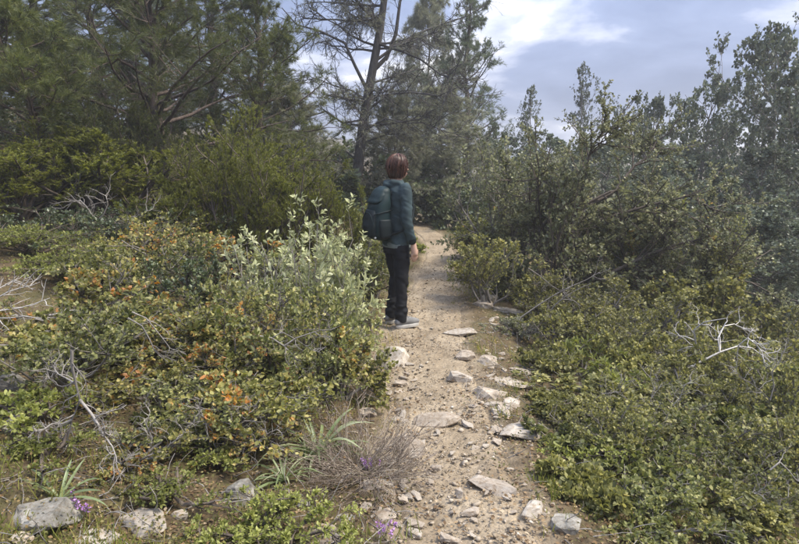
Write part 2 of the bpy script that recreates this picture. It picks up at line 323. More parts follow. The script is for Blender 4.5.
# ================================================================== plant builders
def shrub_parts(seed, w, h, leaf, mat, bark, n=(8, 7, 7), per=14, tilt=(5, 80), tm=LEAF_OVAL, up=0.05, wob=.16, tip=0.0, lw=1.0, trunk_r=0.012, flat=0.7, clump=0.0, bare=0.0, tw_r=.0016, needles=None, wpc=86):
    rng = np.random.RandomState(seed)
    n0, n1, n2 = n
    az = (np.arange(n0) + rng.uniform(-.4, .4, n0)) * 2 * math.pi / n0; ti = np.radians(rng.uniform(tilt[0], tilt[1], n0))
    D = np.stack([np.cos(az) * np.sin(ti), np.sin(az) * np.sin(ti), np.cos(ti)], -1)
    Ls = rng.uniform(.7, 1.15, n0)
    S0 = np.zeros((n0, 3)); S0[:, :2] = rng.normal(0, .04, (n0, 2))
    p0 = grow(rng, S0, D, Ls, 7, wob, up)
    s, d, l1, i1, t1 = spawn(rng, p0, Ls, n1, .25, 1.0, 42, 14, .62)
    p1 = grow(rng, s, d, l1, 6, wob, up)
    s, d, l2, i2, t2 = spawn(rng, p1, l1, n2, .2, 1.0, 42, 15, .6)
    p2 = grow(rng, s, d, l2, 5, wob, up * 1.2)
    # normalise to the size of the plant
    allp = np.concatenate([p.reshape(-1, 3) for p in (p0, p1, p2)])
    zmax = np.percentile(allp[:, 2], 99.5); rr = np.percentile(np.hypot(allp[:, 0], allp[:, 1]), wpc)
    sc = np.array([w / 2 / rr, w / 2 / rr, h / zmax])
    def fin(p):
        p = p * sc; p[..., 2] = np.where(p[..., 2] < .015, .015 + rng.uniform(0, .05), p[..., 2]); return p
    p0, p1, p2 = fin(p0), fin(p1), fin(p2)
    p0[:, 0, 2] = -.05
    wood = Acc()
    wood.add(*tubes(p0, taper(len(p0), 7, trunk_r, trunk_r * .4), 5))
    wood.add(*tubes(p1[:, [0, 1, 3, 5]], taper(len(p1), 4, trunk_r * .42, trunk_r * .16), 3))
    wood.add(*tubes(p2[:, ::2], taper(len(p2), 3, max(trunk_r * .17, tw_r), tw_r * .6), 3))
    fol = Acc()
    cl = rng.rand(len(p1))                                  # vigour of each branch
    keep2 = rng.rand(len(p2)) > bare
    if needles is not None:
        for p, t0 in ((p2, .0), (p1, .3)):
            s3, d3, l3, i3, t3 = spawn(rng, p, np.linalg.norm(p[:, -1] - p[:, 0], axis=1), 5, t0, 1.0, 35, 12, .5, .3)
            p3 = grow(rng, s3, d3, np.maximum(l3, .05), 4, .12, .10)
            wood.add(*tubes(p3[:, [0, 3]], taper(len(p3), 2, tw_r, tw_r * .6), 3))
            needle_cloud(rng, fol, p3, needles[0], needles[1], needles[2], .0, .5, .45)
        return [('wood', wood.mesh('wood'), bark), ('foliage', fol.mesh('foliage'), mat)]
    for p, t0, m, vi in ((p2[keep2], .15, per, cl[i2][keep2]), (p1, .55, max(per // 2, 2), cl)):
        if len(p) == 0: continue
        idx = np.repeat(np.arange(len(p)), m); t = rng.uniform(t0, 1, len(idx)) ** .8
        if clump > 0:
            k = rng.rand(len(idx)) > clump * (1 - vi[idx]); idx, t = idx[k], t[k]
        pos, T = interp(p, idx, t)
        dd = nrm(T * .6 + perp(rng, T) * .9 + np.array([0, 0, .12]))
        nn = nrm(rng.normal(0, 1, pos.shape) * (1 - flat) + np.array([0, 0, flat]) + .15 * perp(rng, T))
        sz = leaf * rng.uniform(.6, 1.3, len(idx))
        # young growth sits at shoot ends of vigorous branches
        a = np.clip(.60 * rng.rand(len(idx)) + .22 * vi[idx] * t + tip * np.clip((vi[idx] - .62) * 4, 0, 1) * t * rng.uniform(.35, .9, len(idx)), 0, 1)
        place(fol, tm, pos, dd, nn, sz, a, sz * lw)
    return [('wood', wood.mesh('wood'), bark), ('foliage', fol.mesh('foliage'), mat)]

def put(name, label, cat, parts, loc, rz=0, group=None, scale=None):
    t = thing(name, label, cat, loc, rz, group)
    if scale is not None: t.scale = scale
    for pn, me, mt in parts: link(pn, me, mt, t)
    return t
_seed = [100]
def sd_():
    _seed[0] += 1; return _seed[0]
def spot(px, Y, top, wpx):
    """ground position, height and width in metres of a plant seen at column px, distance Y, top row and width in pixels"""
    x = P(px, 300, Y)[0]; z = float(tz(x, Y)); zt = P(px, top, Y)[2]
    return (x, Y, z), max(zt - z, .12), wpx / FPX * Y
SPEC = {
 'oak':   dict(name='oak_shrub', cat='shrub', leaf=.028, mat='oak', bark='bark_grey', n=(11, 8, 7), per=11, tip=.45, clump=.75, wob=.2, tilt=(3, 66), up=.09, flat=.55),
 'oakg':  dict(name='oak_shrub', cat='shrub', leaf=.028, mat='oak_green', bark='bark_grey', n=(11, 8, 7), per=11, tip=.3, clump=.75, wob=.2, tilt=(3, 66), up=.09, flat=.55),
 'dark':  dict(name='evergreen_shrub', cat='shrub', leaf=.024, mat='dark', bark='bark', n=(10, 8, 7), per=14, tip=.1, clump=.4),
 'fresh': dict(name='leafy_bush', cat='bush', leaf=.026, mat='fresh', bark='bark', n=(10, 7, 7), per=14, tip=.3, tm=LEAF_OVAL, lw=.7, clump=.4, up=.12, tilt=(3, 60)),
 'sage':  dict(name='sage_plant', cat='plant', leaf=.046, mat='sage', bark='twig_dead', n=(11, 3, 3), per=8, tilt=(2, 32), tm=LEAF_LANC, lw=1.15, up=.14, tip=.4, wob=.10, trunk_r=.006, flat=.4),
 'grey':  dict(name='evergreen_shrub', cat='shrub', leaf=.050, mat='grey', bark='bark', n=(13, 10, 9), per=12, tilt=(4, 80), tip=.25, trunk_r=.024, clump=.6, wob=.19, tm=LEAF_DIAM, flat=.5, tw_r=.0025, lw=.8),
 'mastic': dict(name='mastic_shrub', cat='shrub', leaf=.034, mat='mastic', bark='bark_grey', n=(11, 8, 8), per=12, tip=.35, clump=.6, lw=.8, flat=.4, tilt=(2, 72), wob=.2, up=.09),
 'yellow': dict(name='leafy_shrub', cat='shrub', leaf=.046, mat='yellowing', bark='bark', n=(12, 9, 9), per=13, tip=.5, trunk_r=.02, clump=.6, wob=.19, tm=LEAF_DIAM, flat=.5, tw_r=.0025),
}
_cache = {}; _rz = np.random.RandomState(3)
def shrub(kind, px, Y, top, wpx, label, group=None, **over):
    s = dict(SPEC[kind]); s.update(over); loc, h, w = spot(px, Y, top, wpx * (1.12 if Y < 6.6 else 1.0))
    if Y > 5.5 and 'tm' not in s: s['tm'] = LEAF_DIAM
    nm, ct = s.pop('name'), s.pop('cat'); mt, bk = M[s.pop('mat')], M[s.pop('bark')]
    key = (kind, mt.name, s['leaf'], s['n'], s['per'], s.get('tilt'), s.get('bare'), s['tip'] >= .9, s['tm'] is LEAF_DIAM if 'tm' in s else 0)
    for w0, h0, parts in _cache.setdefault(key, []):
        if .6 < w / w0 < 1.7 and .5 < h / h0 < 1.9: return put(nm, label, ct, parts, loc, _rz.uniform(0, 6.28), group, (w / w0, w / w0, h / h0))
    parts = shrub_parts(sd_(), w, h, mat=mt, bark=bk, **s); _cache[key].append((w, h, parts))
    return put(nm, label, ct, parts, loc, 0, group)

def needle_cloud(rng, fol, tw, m, ln, wid, t0=.25, spread=.75, attr_top=.3):
    idx = np.repeat(np.arange(len(tw)), m); t = rng.uniform(t0, 1, len(idx)) ** .75
    pos, T = interp(tw, idx, t); q = perp(rng, T)
    dd = nrm(T * .75 + q * spread); nn = perp(rng, dd)
    sz = ln * rng.uniform(.65, 1.2, len(idx)); a = np.clip(.75 * rng.rand(len(idx)) + attr_top * t, 0, 1)
    place(fol, NEEDLE, pos, dd, nn, sz, a, wid * np.ones(len(idx)))
def taper(n_, K, a, b):
    return np.asarray(a).reshape(-1, 1) * np.linspace(1, 0, K)[None] + np.asarray(b).reshape(-1, 1) * np.linspace(0, 1, K)[None] + np.zeros((n_, 1))
def conifer_parts(seed, h, w, r0, mat, bark, trunk=None, nb=46, n2=9, n3=6, m=26, ln=.075, wid=.0035, first=.12, up1=.03, bare=0.0, spread=.75, shape=1.0, lean=(0, 0)):
    """trunk, whorled limbs, branchlets and needle tufts"""
    rng = np.random.RandomState(seed)
    if trunk is None:
        z = np.linspace(0, 1, 12); trunk = np.stack([lean[0] * z ** 1.3 * h + np.cumsum(rng.normal(0, .012 * h, 12)) * .6, lean[1] * z * h + np.cumsum(rng.normal(0, .012 * h, 12)) * .6, z * h], -1); trunk[0, :2] = 0; trunk[0, 2] = -.1
    tr = trunk[None]; K0 = len(trunk)
    wood = Acc(); wood.add(*tubes(tr, taper(1, K0, [r0], [r0 * .18]), 8))
    t = first + (1 - first) * (np.arange(nb) + rng.rand(nb)) / nb
    S, T = interp(tr, np.zeros(nb, int), t)
    az = np.arange(nb) * 2.39996 + rng.uniform(-.5, .5, nb); el = rng.normal(.18, .22, nb) + t * .55
    D = np.stack([np.cos(az) * np.cos(el), np.sin(az) * np.cos(el), np.sin(el)], -1)
    Ln = w / 2 * (1.05 - t ** (1.4 * shape) * .8) * rng.uniform(.6, 1.15, nb)
    p1 = grow(rng, S, D, Ln, 8, .10, up1)
    wood.add(*tubes(p1, taper(nb, 8, r0 * .30 * (1.1 - .7 * t), r0 * .05), 5))
    s, d, l2, i2, t2 = spawn(rng, p1, Ln, n2, .22, 1.0, 46, 14, .45, .55)
    d[:, 2] *= .6
    p2 = grow(rng, s, d, l2, 6, .12, up1)
    wood.add(*tubes(p2[:, [0, 2, 5]], taper(len(p2), 3, max(r0 * .06, .005), .0025), 3))
    s, d, l3, i3, t3 = spawn(rng, p2, l2, n3, .25, 1.0, 42, 14, .5, .4)
    l3 = np.maximum(l3, .06)
    p3 = grow(rng, s, d, l3, 4, .14, .06)
    wood.add(*tubes(p3[:, [0, 3]], taper(len(p3), 2, .0028, .0014), 3))
    fol = Acc()
    k = rng.rand(len(p3)) > bare
    if k.any(): needle_cloud(rng, fol, p3[k], m, ln, wid, .2, spread)
    k = rng.rand(len(p2)) > bare
    if k.any(): needle_cloud(rng, fol, p2[k], m, ln, wid, .5, spread)
    return [('trunk', wood.mesh('trunk', True), bark), ('crown', fol.mesh('crown'), mat)]
def broad_parts(seed, h, w, r0, leaf, mat, bark, first=.25, nb=26, n2=9, n3=7, per=9, up1=.06, shape='round', clump=.5, flat=.35, el0=.35):
    rng = np.random.RandomState(seed); z = np.linspace(0, 1, 12)
    trunk = np.stack([np.cumsum(rng.normal(0, .018 * h, 12)) * .7, np.cumsum(rng.normal(0, .018 * h, 12)) * .7, z * h * (.92 if el0 > .5 else .80)], -1); trunk[0, :2] = 0; trunk[0, 2] = -.15
    tr = trunk[None]; wood = Acc(); wood.add(*tubes(tr, taper(1, 12, [r0], [r0 * .12]), 7))
    t = first + (1 - first) * (np.arange(nb) + rng.rand(nb)) / nb; S, T = interp(tr, np.zeros(nb, int), t)
    az = np.arange(nb) * 2.39996 + rng.uniform(-.5, .5, nb); el = rng.normal(el0, .2, nb) + t * .7
    D = np.stack([np.cos(az) * np.cos(el), np.sin(az) * np.cos(el), np.sin(el)], -1)
    prof = np.sin(np.clip((t - first) / (1 - first), 0, 1) * 2.3 + .55) if shape == 'round' else 1 - .6 * t
    Ln = w / 2 * np.maximum(prof, .35) * rng.uniform(.7, 1.15, nb)
    p1 = grow(rng, S, D, Ln, 8, .14, up1); wood.add(*tubes(p1, taper(nb, 8, r0 * .34 * (1.1 - .7 * t), r0 * .05), 5))
    s, d, l2, i2, t2 = spawn(rng, p1, Ln, n2, .25, 1.0, 45, 14, .5, .5); p2 = grow(rng, s, d, l2, 6, .15, up1); wood.add(*tubes(p2[:, [0, 2, 5]], taper(len(p2), 3, max(.07 * r0, .006), .003), 3))
    s, d, l3, i3, t3 = spawn(rng, p2, l2, n3, .25, 1.0, 45, 14, .5, .4); l3 = np.maximum(l3, .08); p3 = grow(rng, s, d, l3, 4, .16, .06); wood.add(*tubes(p3[:, [0, 3]], taper(len(p3), 2, .0035, .0018), 3))
    fol = Acc(); vi2 = rng.rand(len(p2)); vi = vi2[i3]
    idx = np.repeat(np.arange(len(p3)), per); tt = rng.uniform(.2, 1, len(idx)); k = rng.rand(len(idx)) > clump * (1 - vi[idx]); idx, tt = idx[k], tt[k]
    pos, T = interp(p3, idx, tt); dd = nrm(T * .5 + perp(rng, T)); nn = nrm(rng.normal(0, 1, pos.shape) * (1 - flat) + np.array([0, 0, flat])); sz = leaf * rng.uniform(.6, 1.3, len(idx))
    place(fol, LEAF_DIAM, pos, dd, nn, sz, np.clip(.7 * rng.rand(len(idx)) + .3 * vi[idx], 0, 1))
    return [('trunk', wood.mesh('trunk', True), bark), ('crown', fol.mesh('crown'), mat)]

# ================================================================== the vegetation

# ---- left slope, foreground
shrub('fresh', 36, 5.4, 226, 120, 'light green leafy bush at the left edge above the fan of dead twigs', 'shrubs on the left bank')
shrub('fresh', 100, 5.1, 246, 80, 'light green bush right behind the orange-tipped oak at far left', 'shrubs on the left bank')
shrub('oak', 92, 4.0, 258, 92, 'tall oak shrub with orange young leaves nearest the left edge', 'shrubs on the left bank', tip=1.0, n=(7, 7, 7), tilt=(2, 40))
shrub('oakg', 150, 5.0, 238, 120, 'olive green oak shrub in front of the dark juniper hollow', 'shrubs on the left bank', tip=.6)
shrub('oak', 168, 3.9, 300, 130, 'oak shrub with scattered orange leaves in the middle of the left thicket', 'shrubs on the left bank')
shrub('dark', 188, 4.4, 258, 74, 'dark grey-leaved shrub in the middle of the left thicket', 'shrubs on the left bank', bare=.25)
shrub('oakg', 250, 4.3, 275, 120, 'green oak shrub behind the spindly pale sage stalks', 'shrubs on the left bank', tip=.5)
shrub('oak', 236, 3.15, 372, 125, 'low oak shrub with bright orange tips left of the strap-leaved plant', 'shrubs on the left bank', tip=1.0)
shrub('oakg', 312, 4.1, 292, 110, 'broad oak shrub below the tall pale sage', 'shrubs on the left bank', tip=.5)
shrub('oak', 342, 3.8, 328, 66, 'rounded oak shrub at the path edge below the pale rock', 'shrubs on the left bank', tip=.4)
shrub('oak', 135, 3.3, 362, 130, 'sprawling oak shrub right of the grey dead branch', 'shrubs on the left bank', tip=.6)
shrub('oak', 40, 3.5, 330, 110, 'oak shrub at the left edge below the fan of dead twigs', 'shrubs on the left bank', tip=.5)
shrub('dark', 190, 3.1, 405, 90, 'shadowy low shrub under the middle of the left thicket', 'shrubs on the left bank', mat='oak_green')
shrub('oakg', 292, 3.6, 340, 110, 'green oak shrub above the rosette of strap leaves', 'shrubs on the left bank')
shrub('fresh', 8, 2.7, 395, 80, 'small fresh green plant at the left edge over a dark stone', None, n=(8, 5, 5), per=10)
shrub('fresh', 262, 2.22, 508, 140, 'low yellow-green bush at the bottom edge by the boxy grey stone', None, n=(12, 7, 6), per=12, leaf=.018)
shrub('fresh', 150, 2.35, 495, 80, 'small yellow-green herb right of the pitted white rock', None, n=(8, 5, 4), per=9, leaf=.018)
shrub('fresh', 25, 2.45, 478, 80, 'small yellow-green herb behind the big weathered boulder', None, n=(8, 5, 4), per=9, leaf=.018)
shrub('fresh', 70, 5.0, 252, 100, 'light green bush right above the fan of dead twigs', 'shrubs on the left bank')
shrub('oak', 110, 2.6, 470, 120, 'low russet-leaved ground shrub above the bottom left stones', None, tip=1.0, n=(9, 6, 5), per=9, leaf=.017)
shrub('fresh', 205, 2.75, 455, 70, 'small green herb above the boxy grey stone', None, n=(8, 5, 4), per=9, leaf=.02)
shrub('fresh', 122, 3.75, 296, 60, 'upright olive plant with long leaves among the left oak shrubs', None, tm=LEAF_LANC, leaf=.05, lw=1.2, n=(10, 5, 3), per=8, tilt=(2, 40), mat='oak_green')
shrub('fresh', 205, 3.55, 318, 60, 'upright long-leaved plant in the middle of the left thicket', None, tm=LEAF_LANC, leaf=.05, lw=1.2, n=(10, 5, 3), per=8, tilt=(2, 40), mat='yellowing')
shrub('fresh', 275, 3.5, 330, 56, 'upright long-leaved plant left of the rounded oak at the path edge', None, tm=LEAF_LANC, leaf=.045, lw=1.2, n=(10, 5, 3), per=8, tilt=(2, 40), mat='oak_green')
shrub('fresh', 58, 3.3, 345, 56, 'upright yellowish plant behind the grey dead branch at the left', None, tm=LEAF_LANC, leaf=.045, lw=1.2, n=(10, 5, 3), per=8, tilt=(2, 40), mat='yellowing')
shrub('oakg', 372, 6.6, 232, 60, 'green shrub behind the walker\'s pack', None)
shrub('dark', 384, 8.6, 205, 70, 'dark shrub on the bank beyond the walker', None, leaf=.035, mat='oak_green')
shrub('oakg', 350, 6.2, 240, 60, 'green shrub between the sage and the juniper left of the walker', None)
# sage
shrub('sage', 308, 4.75, 200, 84, 'tallest pale sage plant left of the walker', 'pale sage plants', n=(12, 4, 2), leaf=.044)
shrub('sage', 346, 4.9, 285, 50, 'pale sage plant at the path edge beside the walker\'s legs', 'pale sage plants')
shrub('sage', 330, 5.0, 222, 46, 'pale sage plant right of the tallest one', 'pale sage plants')
shrub('sage', 352, 4.3, 322, 40, 'low pale sage at the path edge above the pale broken rock', 'pale sage plants')
shrub('sage', 252, 4.35, 232, 62, 'spindly pale sage with long bare stalks', 'pale sage plants', n=(7, 2, 2), per=7)
shrub('sage', 222, 4.5, 240, 40, 'thin pale sage stalk at the left of the sage group', 'pale sage plants', n=(5, 2, 2), per=7)
shrub('sage', 338, 4.75, 246, 56, 'pale sage plant nearest the walker', 'pale sage plants', n=(11, 3, 3))
# ---- junipers and dark growth in the mid-left
def conifer(kind, px, Y, top, wpx, label, name='juniper_bush', cat='juniper', group=None, **kw):
    loc, h, w = spot(px, Y, top, wpx)
    d = dict(r0=.035, mat=M['juniper'], bark=M['bark'], nb=46, n2=8, n3=7, m=26, ln=.026, wid=.0065, first=.06, spread=.55, up1=.09) if kind == 'jun' else \
        dict(r0=.10, mat=M['pine'], bark=M['bark_pine'], nb=52, n2=9, n3=6, m=26, ln=.09, wid=.0055, first=.10)
    d.update(kw)
    if kind == 'jun':
        k_ = ('jun', d['mat'].name); lst = _cache.setdefault(k_, [])
        if len(lst) >= 3:
            w0, h0, parts = lst[_rz.randint(3)]; return put(name, label, cat, parts, loc, _rz.uniform(0, 6.28), group, (w / w0, w / w0, h / h0))
        lst.append((w, h, shrub_parts(sd_(), w, h, .02, d['mat'], M['bark'], n=(13, 8, 5), tilt=(2, 62), up=.10, wob=.11, trunk_r=.022, needles=(24, d['ln'], d['wid']), wpc=90)))
        return put(name, label, cat, lst[-1][2], loc, 0, group)
    return put(name, label, cat, conifer_parts(sd_(), h, w, **d), loc, 0, group)
conifer('jun', 236, 6.7, 146, 96, 'bright olive juniper bush in front of the dark pine trunk', group='junipers on the slope')
conifer('jun', 188, 6.4, 176, 76, 'small juniper at the foot of the dark pine trunk', group='junipers on the slope')
conifer('jun', 288, 7.0, 150, 90, 'olive juniper bush directly behind the tallest sage', group='junipers on the slope')
conifer('jun', 334, 7.4, 180, 70, 'juniper bush just left of the walker', group='junipers on the slope')
conifer('jun', 265, 8.0, 112, 110, 'taller juniper behind the bright olive one', group='junipers on the slope')
conifer('jun', 110, 7.6, 132, 130, 'wide juniper left of the dark pine trunk', group='junipers on the slope', ln=.026)
conifer('jun', 28, 7.0, 122, 130, 'juniper at the left edge above the light green bush', group='junipers on the slope')
conifer('jun', 150, 8.2, 90, 110, 'darker juniper behind the wide one', group='junipers on the slope', mat=M['pine'])
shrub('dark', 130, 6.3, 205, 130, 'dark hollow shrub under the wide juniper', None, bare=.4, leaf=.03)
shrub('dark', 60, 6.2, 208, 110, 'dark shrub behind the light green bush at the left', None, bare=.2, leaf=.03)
# pines on the left
PG = 'pines on the left slope'
conifer('pine', 70, 7.9, -10, 210, 'leaning pine at the left with branches rising to the left', 'pine_tree', 'pine', PG, lean=(-.28, 0), r0=.075, first=.25)
conifer('pine', 172, 9.2, -40, 300, 'big dark pine with a bare lower trunk in the left middle', 'pine_tree', 'pine', PG, r0=.13, first=.22, nb=52)
conifer('pine', 262, 10.6, -30, 170, 'pine right of the big dark one against the sky gap', 'pine_tree', 'pine', PG, r0=.10, first=.1)
_pp = conifer_parts(901, 6.5, 4.6, .13, M['pine'], M['bark_pine'], nb=60, n2=10, first=.06, m=26, ln=.10, wid=.007)
_pf = conifer_parts(902, 8.0, 5.2, .15, M['pine_far'], M['bark_pine'], nb=60, first=.08, n3=5, m=24, ln=.12, wid=.009)
def copy_tree(parts, px, Y, top, wpx, h0, w0, label, group, name='pine_tree', cat='pine', rz=0.0):
    loc, h, w = spot(px, Y, top, wpx)
    return put(name, label, cat, parts, loc, rz, group, (w / w0, w / w0, h / h0))
for px, Y, top, w, lab, rz in [
    (20, 11.5, -60, 260, 'dense pine filling the top left corner behind the leaning pine', .5),
    (115, 13.0, -50, 260, 'pine behind the leaning pine at the upper left', 1.9),
    (225, 13.5, -30, 220, 'pine behind the big dark pine', 3.1),
    (-60, 9.5, -60, 220, 'pine half out of the left edge', 2.4)]:
    copy_tree(_pp, px, Y, top, w, 6.5, 4.6, lab, PG, rz=rz)
for px, Y, top, w, lab, rz in [
    (60, 18, -40, 300, 'far pine up the slope at the upper left', .2), (170, 19, -30, 260, 'far pine up the slope behind the big dark pine', 1.2),
    (-40, 17, -60, 280, 'far pine up the slope beyond the left edge', 2.2), (285, 17.5, 34, 130, 'far pine at the right end of the left slope', 4.0)]:
    copy_tree(_pf, px, Y, top, w, 8.0, 5.2, lab, PG, rz=rz)
for px, Y, top, w in [(60, 10.0, 95, 160), (-20, 9, 110, 160), (150, 11, 90, 150), (230, 10.5, 110, 120)]:
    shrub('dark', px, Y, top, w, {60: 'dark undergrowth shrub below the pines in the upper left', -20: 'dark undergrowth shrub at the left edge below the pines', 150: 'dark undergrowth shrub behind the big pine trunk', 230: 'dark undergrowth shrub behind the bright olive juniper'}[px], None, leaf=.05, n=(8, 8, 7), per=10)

# ---- centre: the old half-bare pine, with its limbs where the photograph has them
YB = 13.0
tp = [(352, 214), (355, 196), (357, 175), (360, 150), (364, 120), (368, 95), (373, 68), (378, 40), (382, 15), (386, -15), (392, -50), (398, -90)]
base = P(352, 214, YB); base[2] = float(tz(base[0], YB))
trk = np.array([P(a, b, YB) + np.array([0, .04 * math.sin(k), 0]) for k, (a, b) in enumerate(tp)]) - base; trk[0] = (0, 0, -.15)
def old_pine():
    rng = np.random.RandomState(55); wood = Acc(); fol = Acc()
    wood.add(*tubes(trk[None], taper(1, 12, [.135], [.05]), 9))
    limbs_px = [([(366, 88), (358, 62), (345, 44), (322, 36), (300, 26), (284, 14)], .055, -.5), ([(372, 72), (384, 58), (394, 30), (402, 0), (410, -30), (416, -60)], .075, .3),
                ([(374, 62), (396, 46), (420, 30), (448, 16), (470, 10), (486, 0)], .05, .6), ([(367, 100), (352, 92), (338, 84), (318, 78), (300, 74), (286, 74)], .03, .8),
                ([(362, 132), (384, 124), (404, 122), (424, 124), (444, 130), (456, 138)], .035, -.6), ([(363, 120), (344, 122), (326, 116), (308, 116), (292, 122), (278, 128)], .035, -.7),
                ([(380, 24), (364, 10), (350, -8), (340, -30), (330, -50), (322, -70)], .05, -.3), ([(365, 112), (390, 100), (414, 94), (438, 96), (456, 92), (470, 98)], .04, -.9),
                ([(357, 160), (340, 158), (322, 162), (306, 160), (296, 166), (286, 170)], .03, -.8), ([(378, 44), (400, 52), (420, 62), (436, 78), (450, 84), (462, 94)], .04, -1.2)]
    lim = np.array([[P(a, b, YB) + np.array([0, dyv * k / 5, 0]) for k, (a, b) in enumerate(l)] for l, r, dyv in limbs_px]) - base
    lim[:, 1:] += rng.normal(0, .04, lim[:, 1:].shape)
    rl = np.array([r for l, r, q in limbs_px]) * .75; wood.add(*tubes(lim, taper(len(lim), 6, rl, rl * .2), 6))
    # extra limbs front and back
    t = rng.uniform(.25, 1, 26); S, T = interp(trk[None], np.zeros(26, int), t); az = rng.uniform(0, 6.28, 26); el = rng.uniform(-.1, .6, 26)
    D = np.stack([np.cos(az) * np.cos(el), np.sin(az) * np.cos(el), np.sin(el)], -1); l1 = rng.uniform(.7, 1.7, 26)
    ex = grow(rng, S, D, l1, 6, .14, .02); wood.add(*tubes(ex, taper(26, 6, .028, .008), 5))
    p1 = np.concatenate([lim, ex]); Ln = np.concatenate([np.linalg.norm(lim[:, -1] - lim[:, 0], axis=1), l1])
    s, d, l2, i2, t2 = spawn(rng, p1, Ln, 13, .15, 1, 48, 16, .36, .3); p2 = grow(rng, s, d, l2, 6, .2, .0); wood.add(*tubes(p2, taper(len(p2), 6, .010, .004), 4))
    s, d, l3, i3, t3 = spawn(rng, p2, l2, 13, .1, 1, 45, 16, .55, .3); p3 = grow(rng, s, d, np.maximum(l3, .1), 5, .22, -.02); wood.add(*tubes(p3[:, ::2], taper(len(p3), 3, .0045, .0025), 3))
    k = rng.rand(len(p3)) > .45; needle_cloud(rng, fol, p3[k], 11, .075, .0045, .4, .6)
    return [('trunk', wood.mesh('trunk', True), M['bark_old']), ('crown', fol.mesh('crown'), M['pine_grey'])]
put('pine_tree', 'old half-bare pine with a dark leaning trunk in the centre behind the walker', 'pine', old_pine(), base)
CG = 'trees behind the walker'
kg = dict(mat=M['pine_grey'], bark=M['bark_grey'], m=22, ln=.085, wid=.0055, nb=54, n2=9, n3=7, up1=-.02, spread=.6)
_pg = conifer_parts(903, 3.4, 3.0, .05, first=.25, **kg)
for px, Y, top, w, lab, rz in [(292, 11.0, 92, 130, 'feathery grey-green young pine left of the old bare trunk', .4), (440, 14.6, 94, 170, 'feathery grey-green young pine right of the old bare trunk', 2.1), (396, 13.9, 104, 130, 'feathery grey-green young pine close behind the old bare trunk', 4.0)]:
    copy_tree(_pg, px, Y, top, w, 3.4, 3.0, lab, CG, rz=rz)
copy_tree(_pf, 462, 17.0, 4, 150, 8.0, 5.2, 'green pine standing against the bright cloud right of the old bare pine', CG, rz=1.0)
copy_tree(_pg, 425, 19.0, 8, 150, 3.4, 3.0, 'greyish pine behind the old bare pine', CG, rz=5.2)
for px, Y, top, w, lab in [(446, 13.8, 186, 90, 'round dark bush where the path bends behind the walker'), (402, 14.5, 165, 120, 'dark bush directly beyond the walker\'s head'), (480, 13.0, 180, 80, 'dark bush at the right of the path bend'),
                           (368, 13.6, 176, 90, 'dark bush beside the foot of the old bare pine'), (455, 16.5, 135, 170, 'dark thicket behind the path bend'), (395, 17, 135, 170, 'dark thicket behind the foot of the old bare pine'), (510, 15, 140, 140, 'dark thicket right of the path bend'), (330, 14, 145, 140, 'dark bush left of the old bare pine trunk')]:
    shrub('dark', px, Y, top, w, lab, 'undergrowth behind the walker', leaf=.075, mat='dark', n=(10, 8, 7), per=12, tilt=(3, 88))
shrub('fresh', 405, 9.6, 238, 26, 'tuft of fresh green herbs at the left path edge beyond the walker', None, leaf=.03)

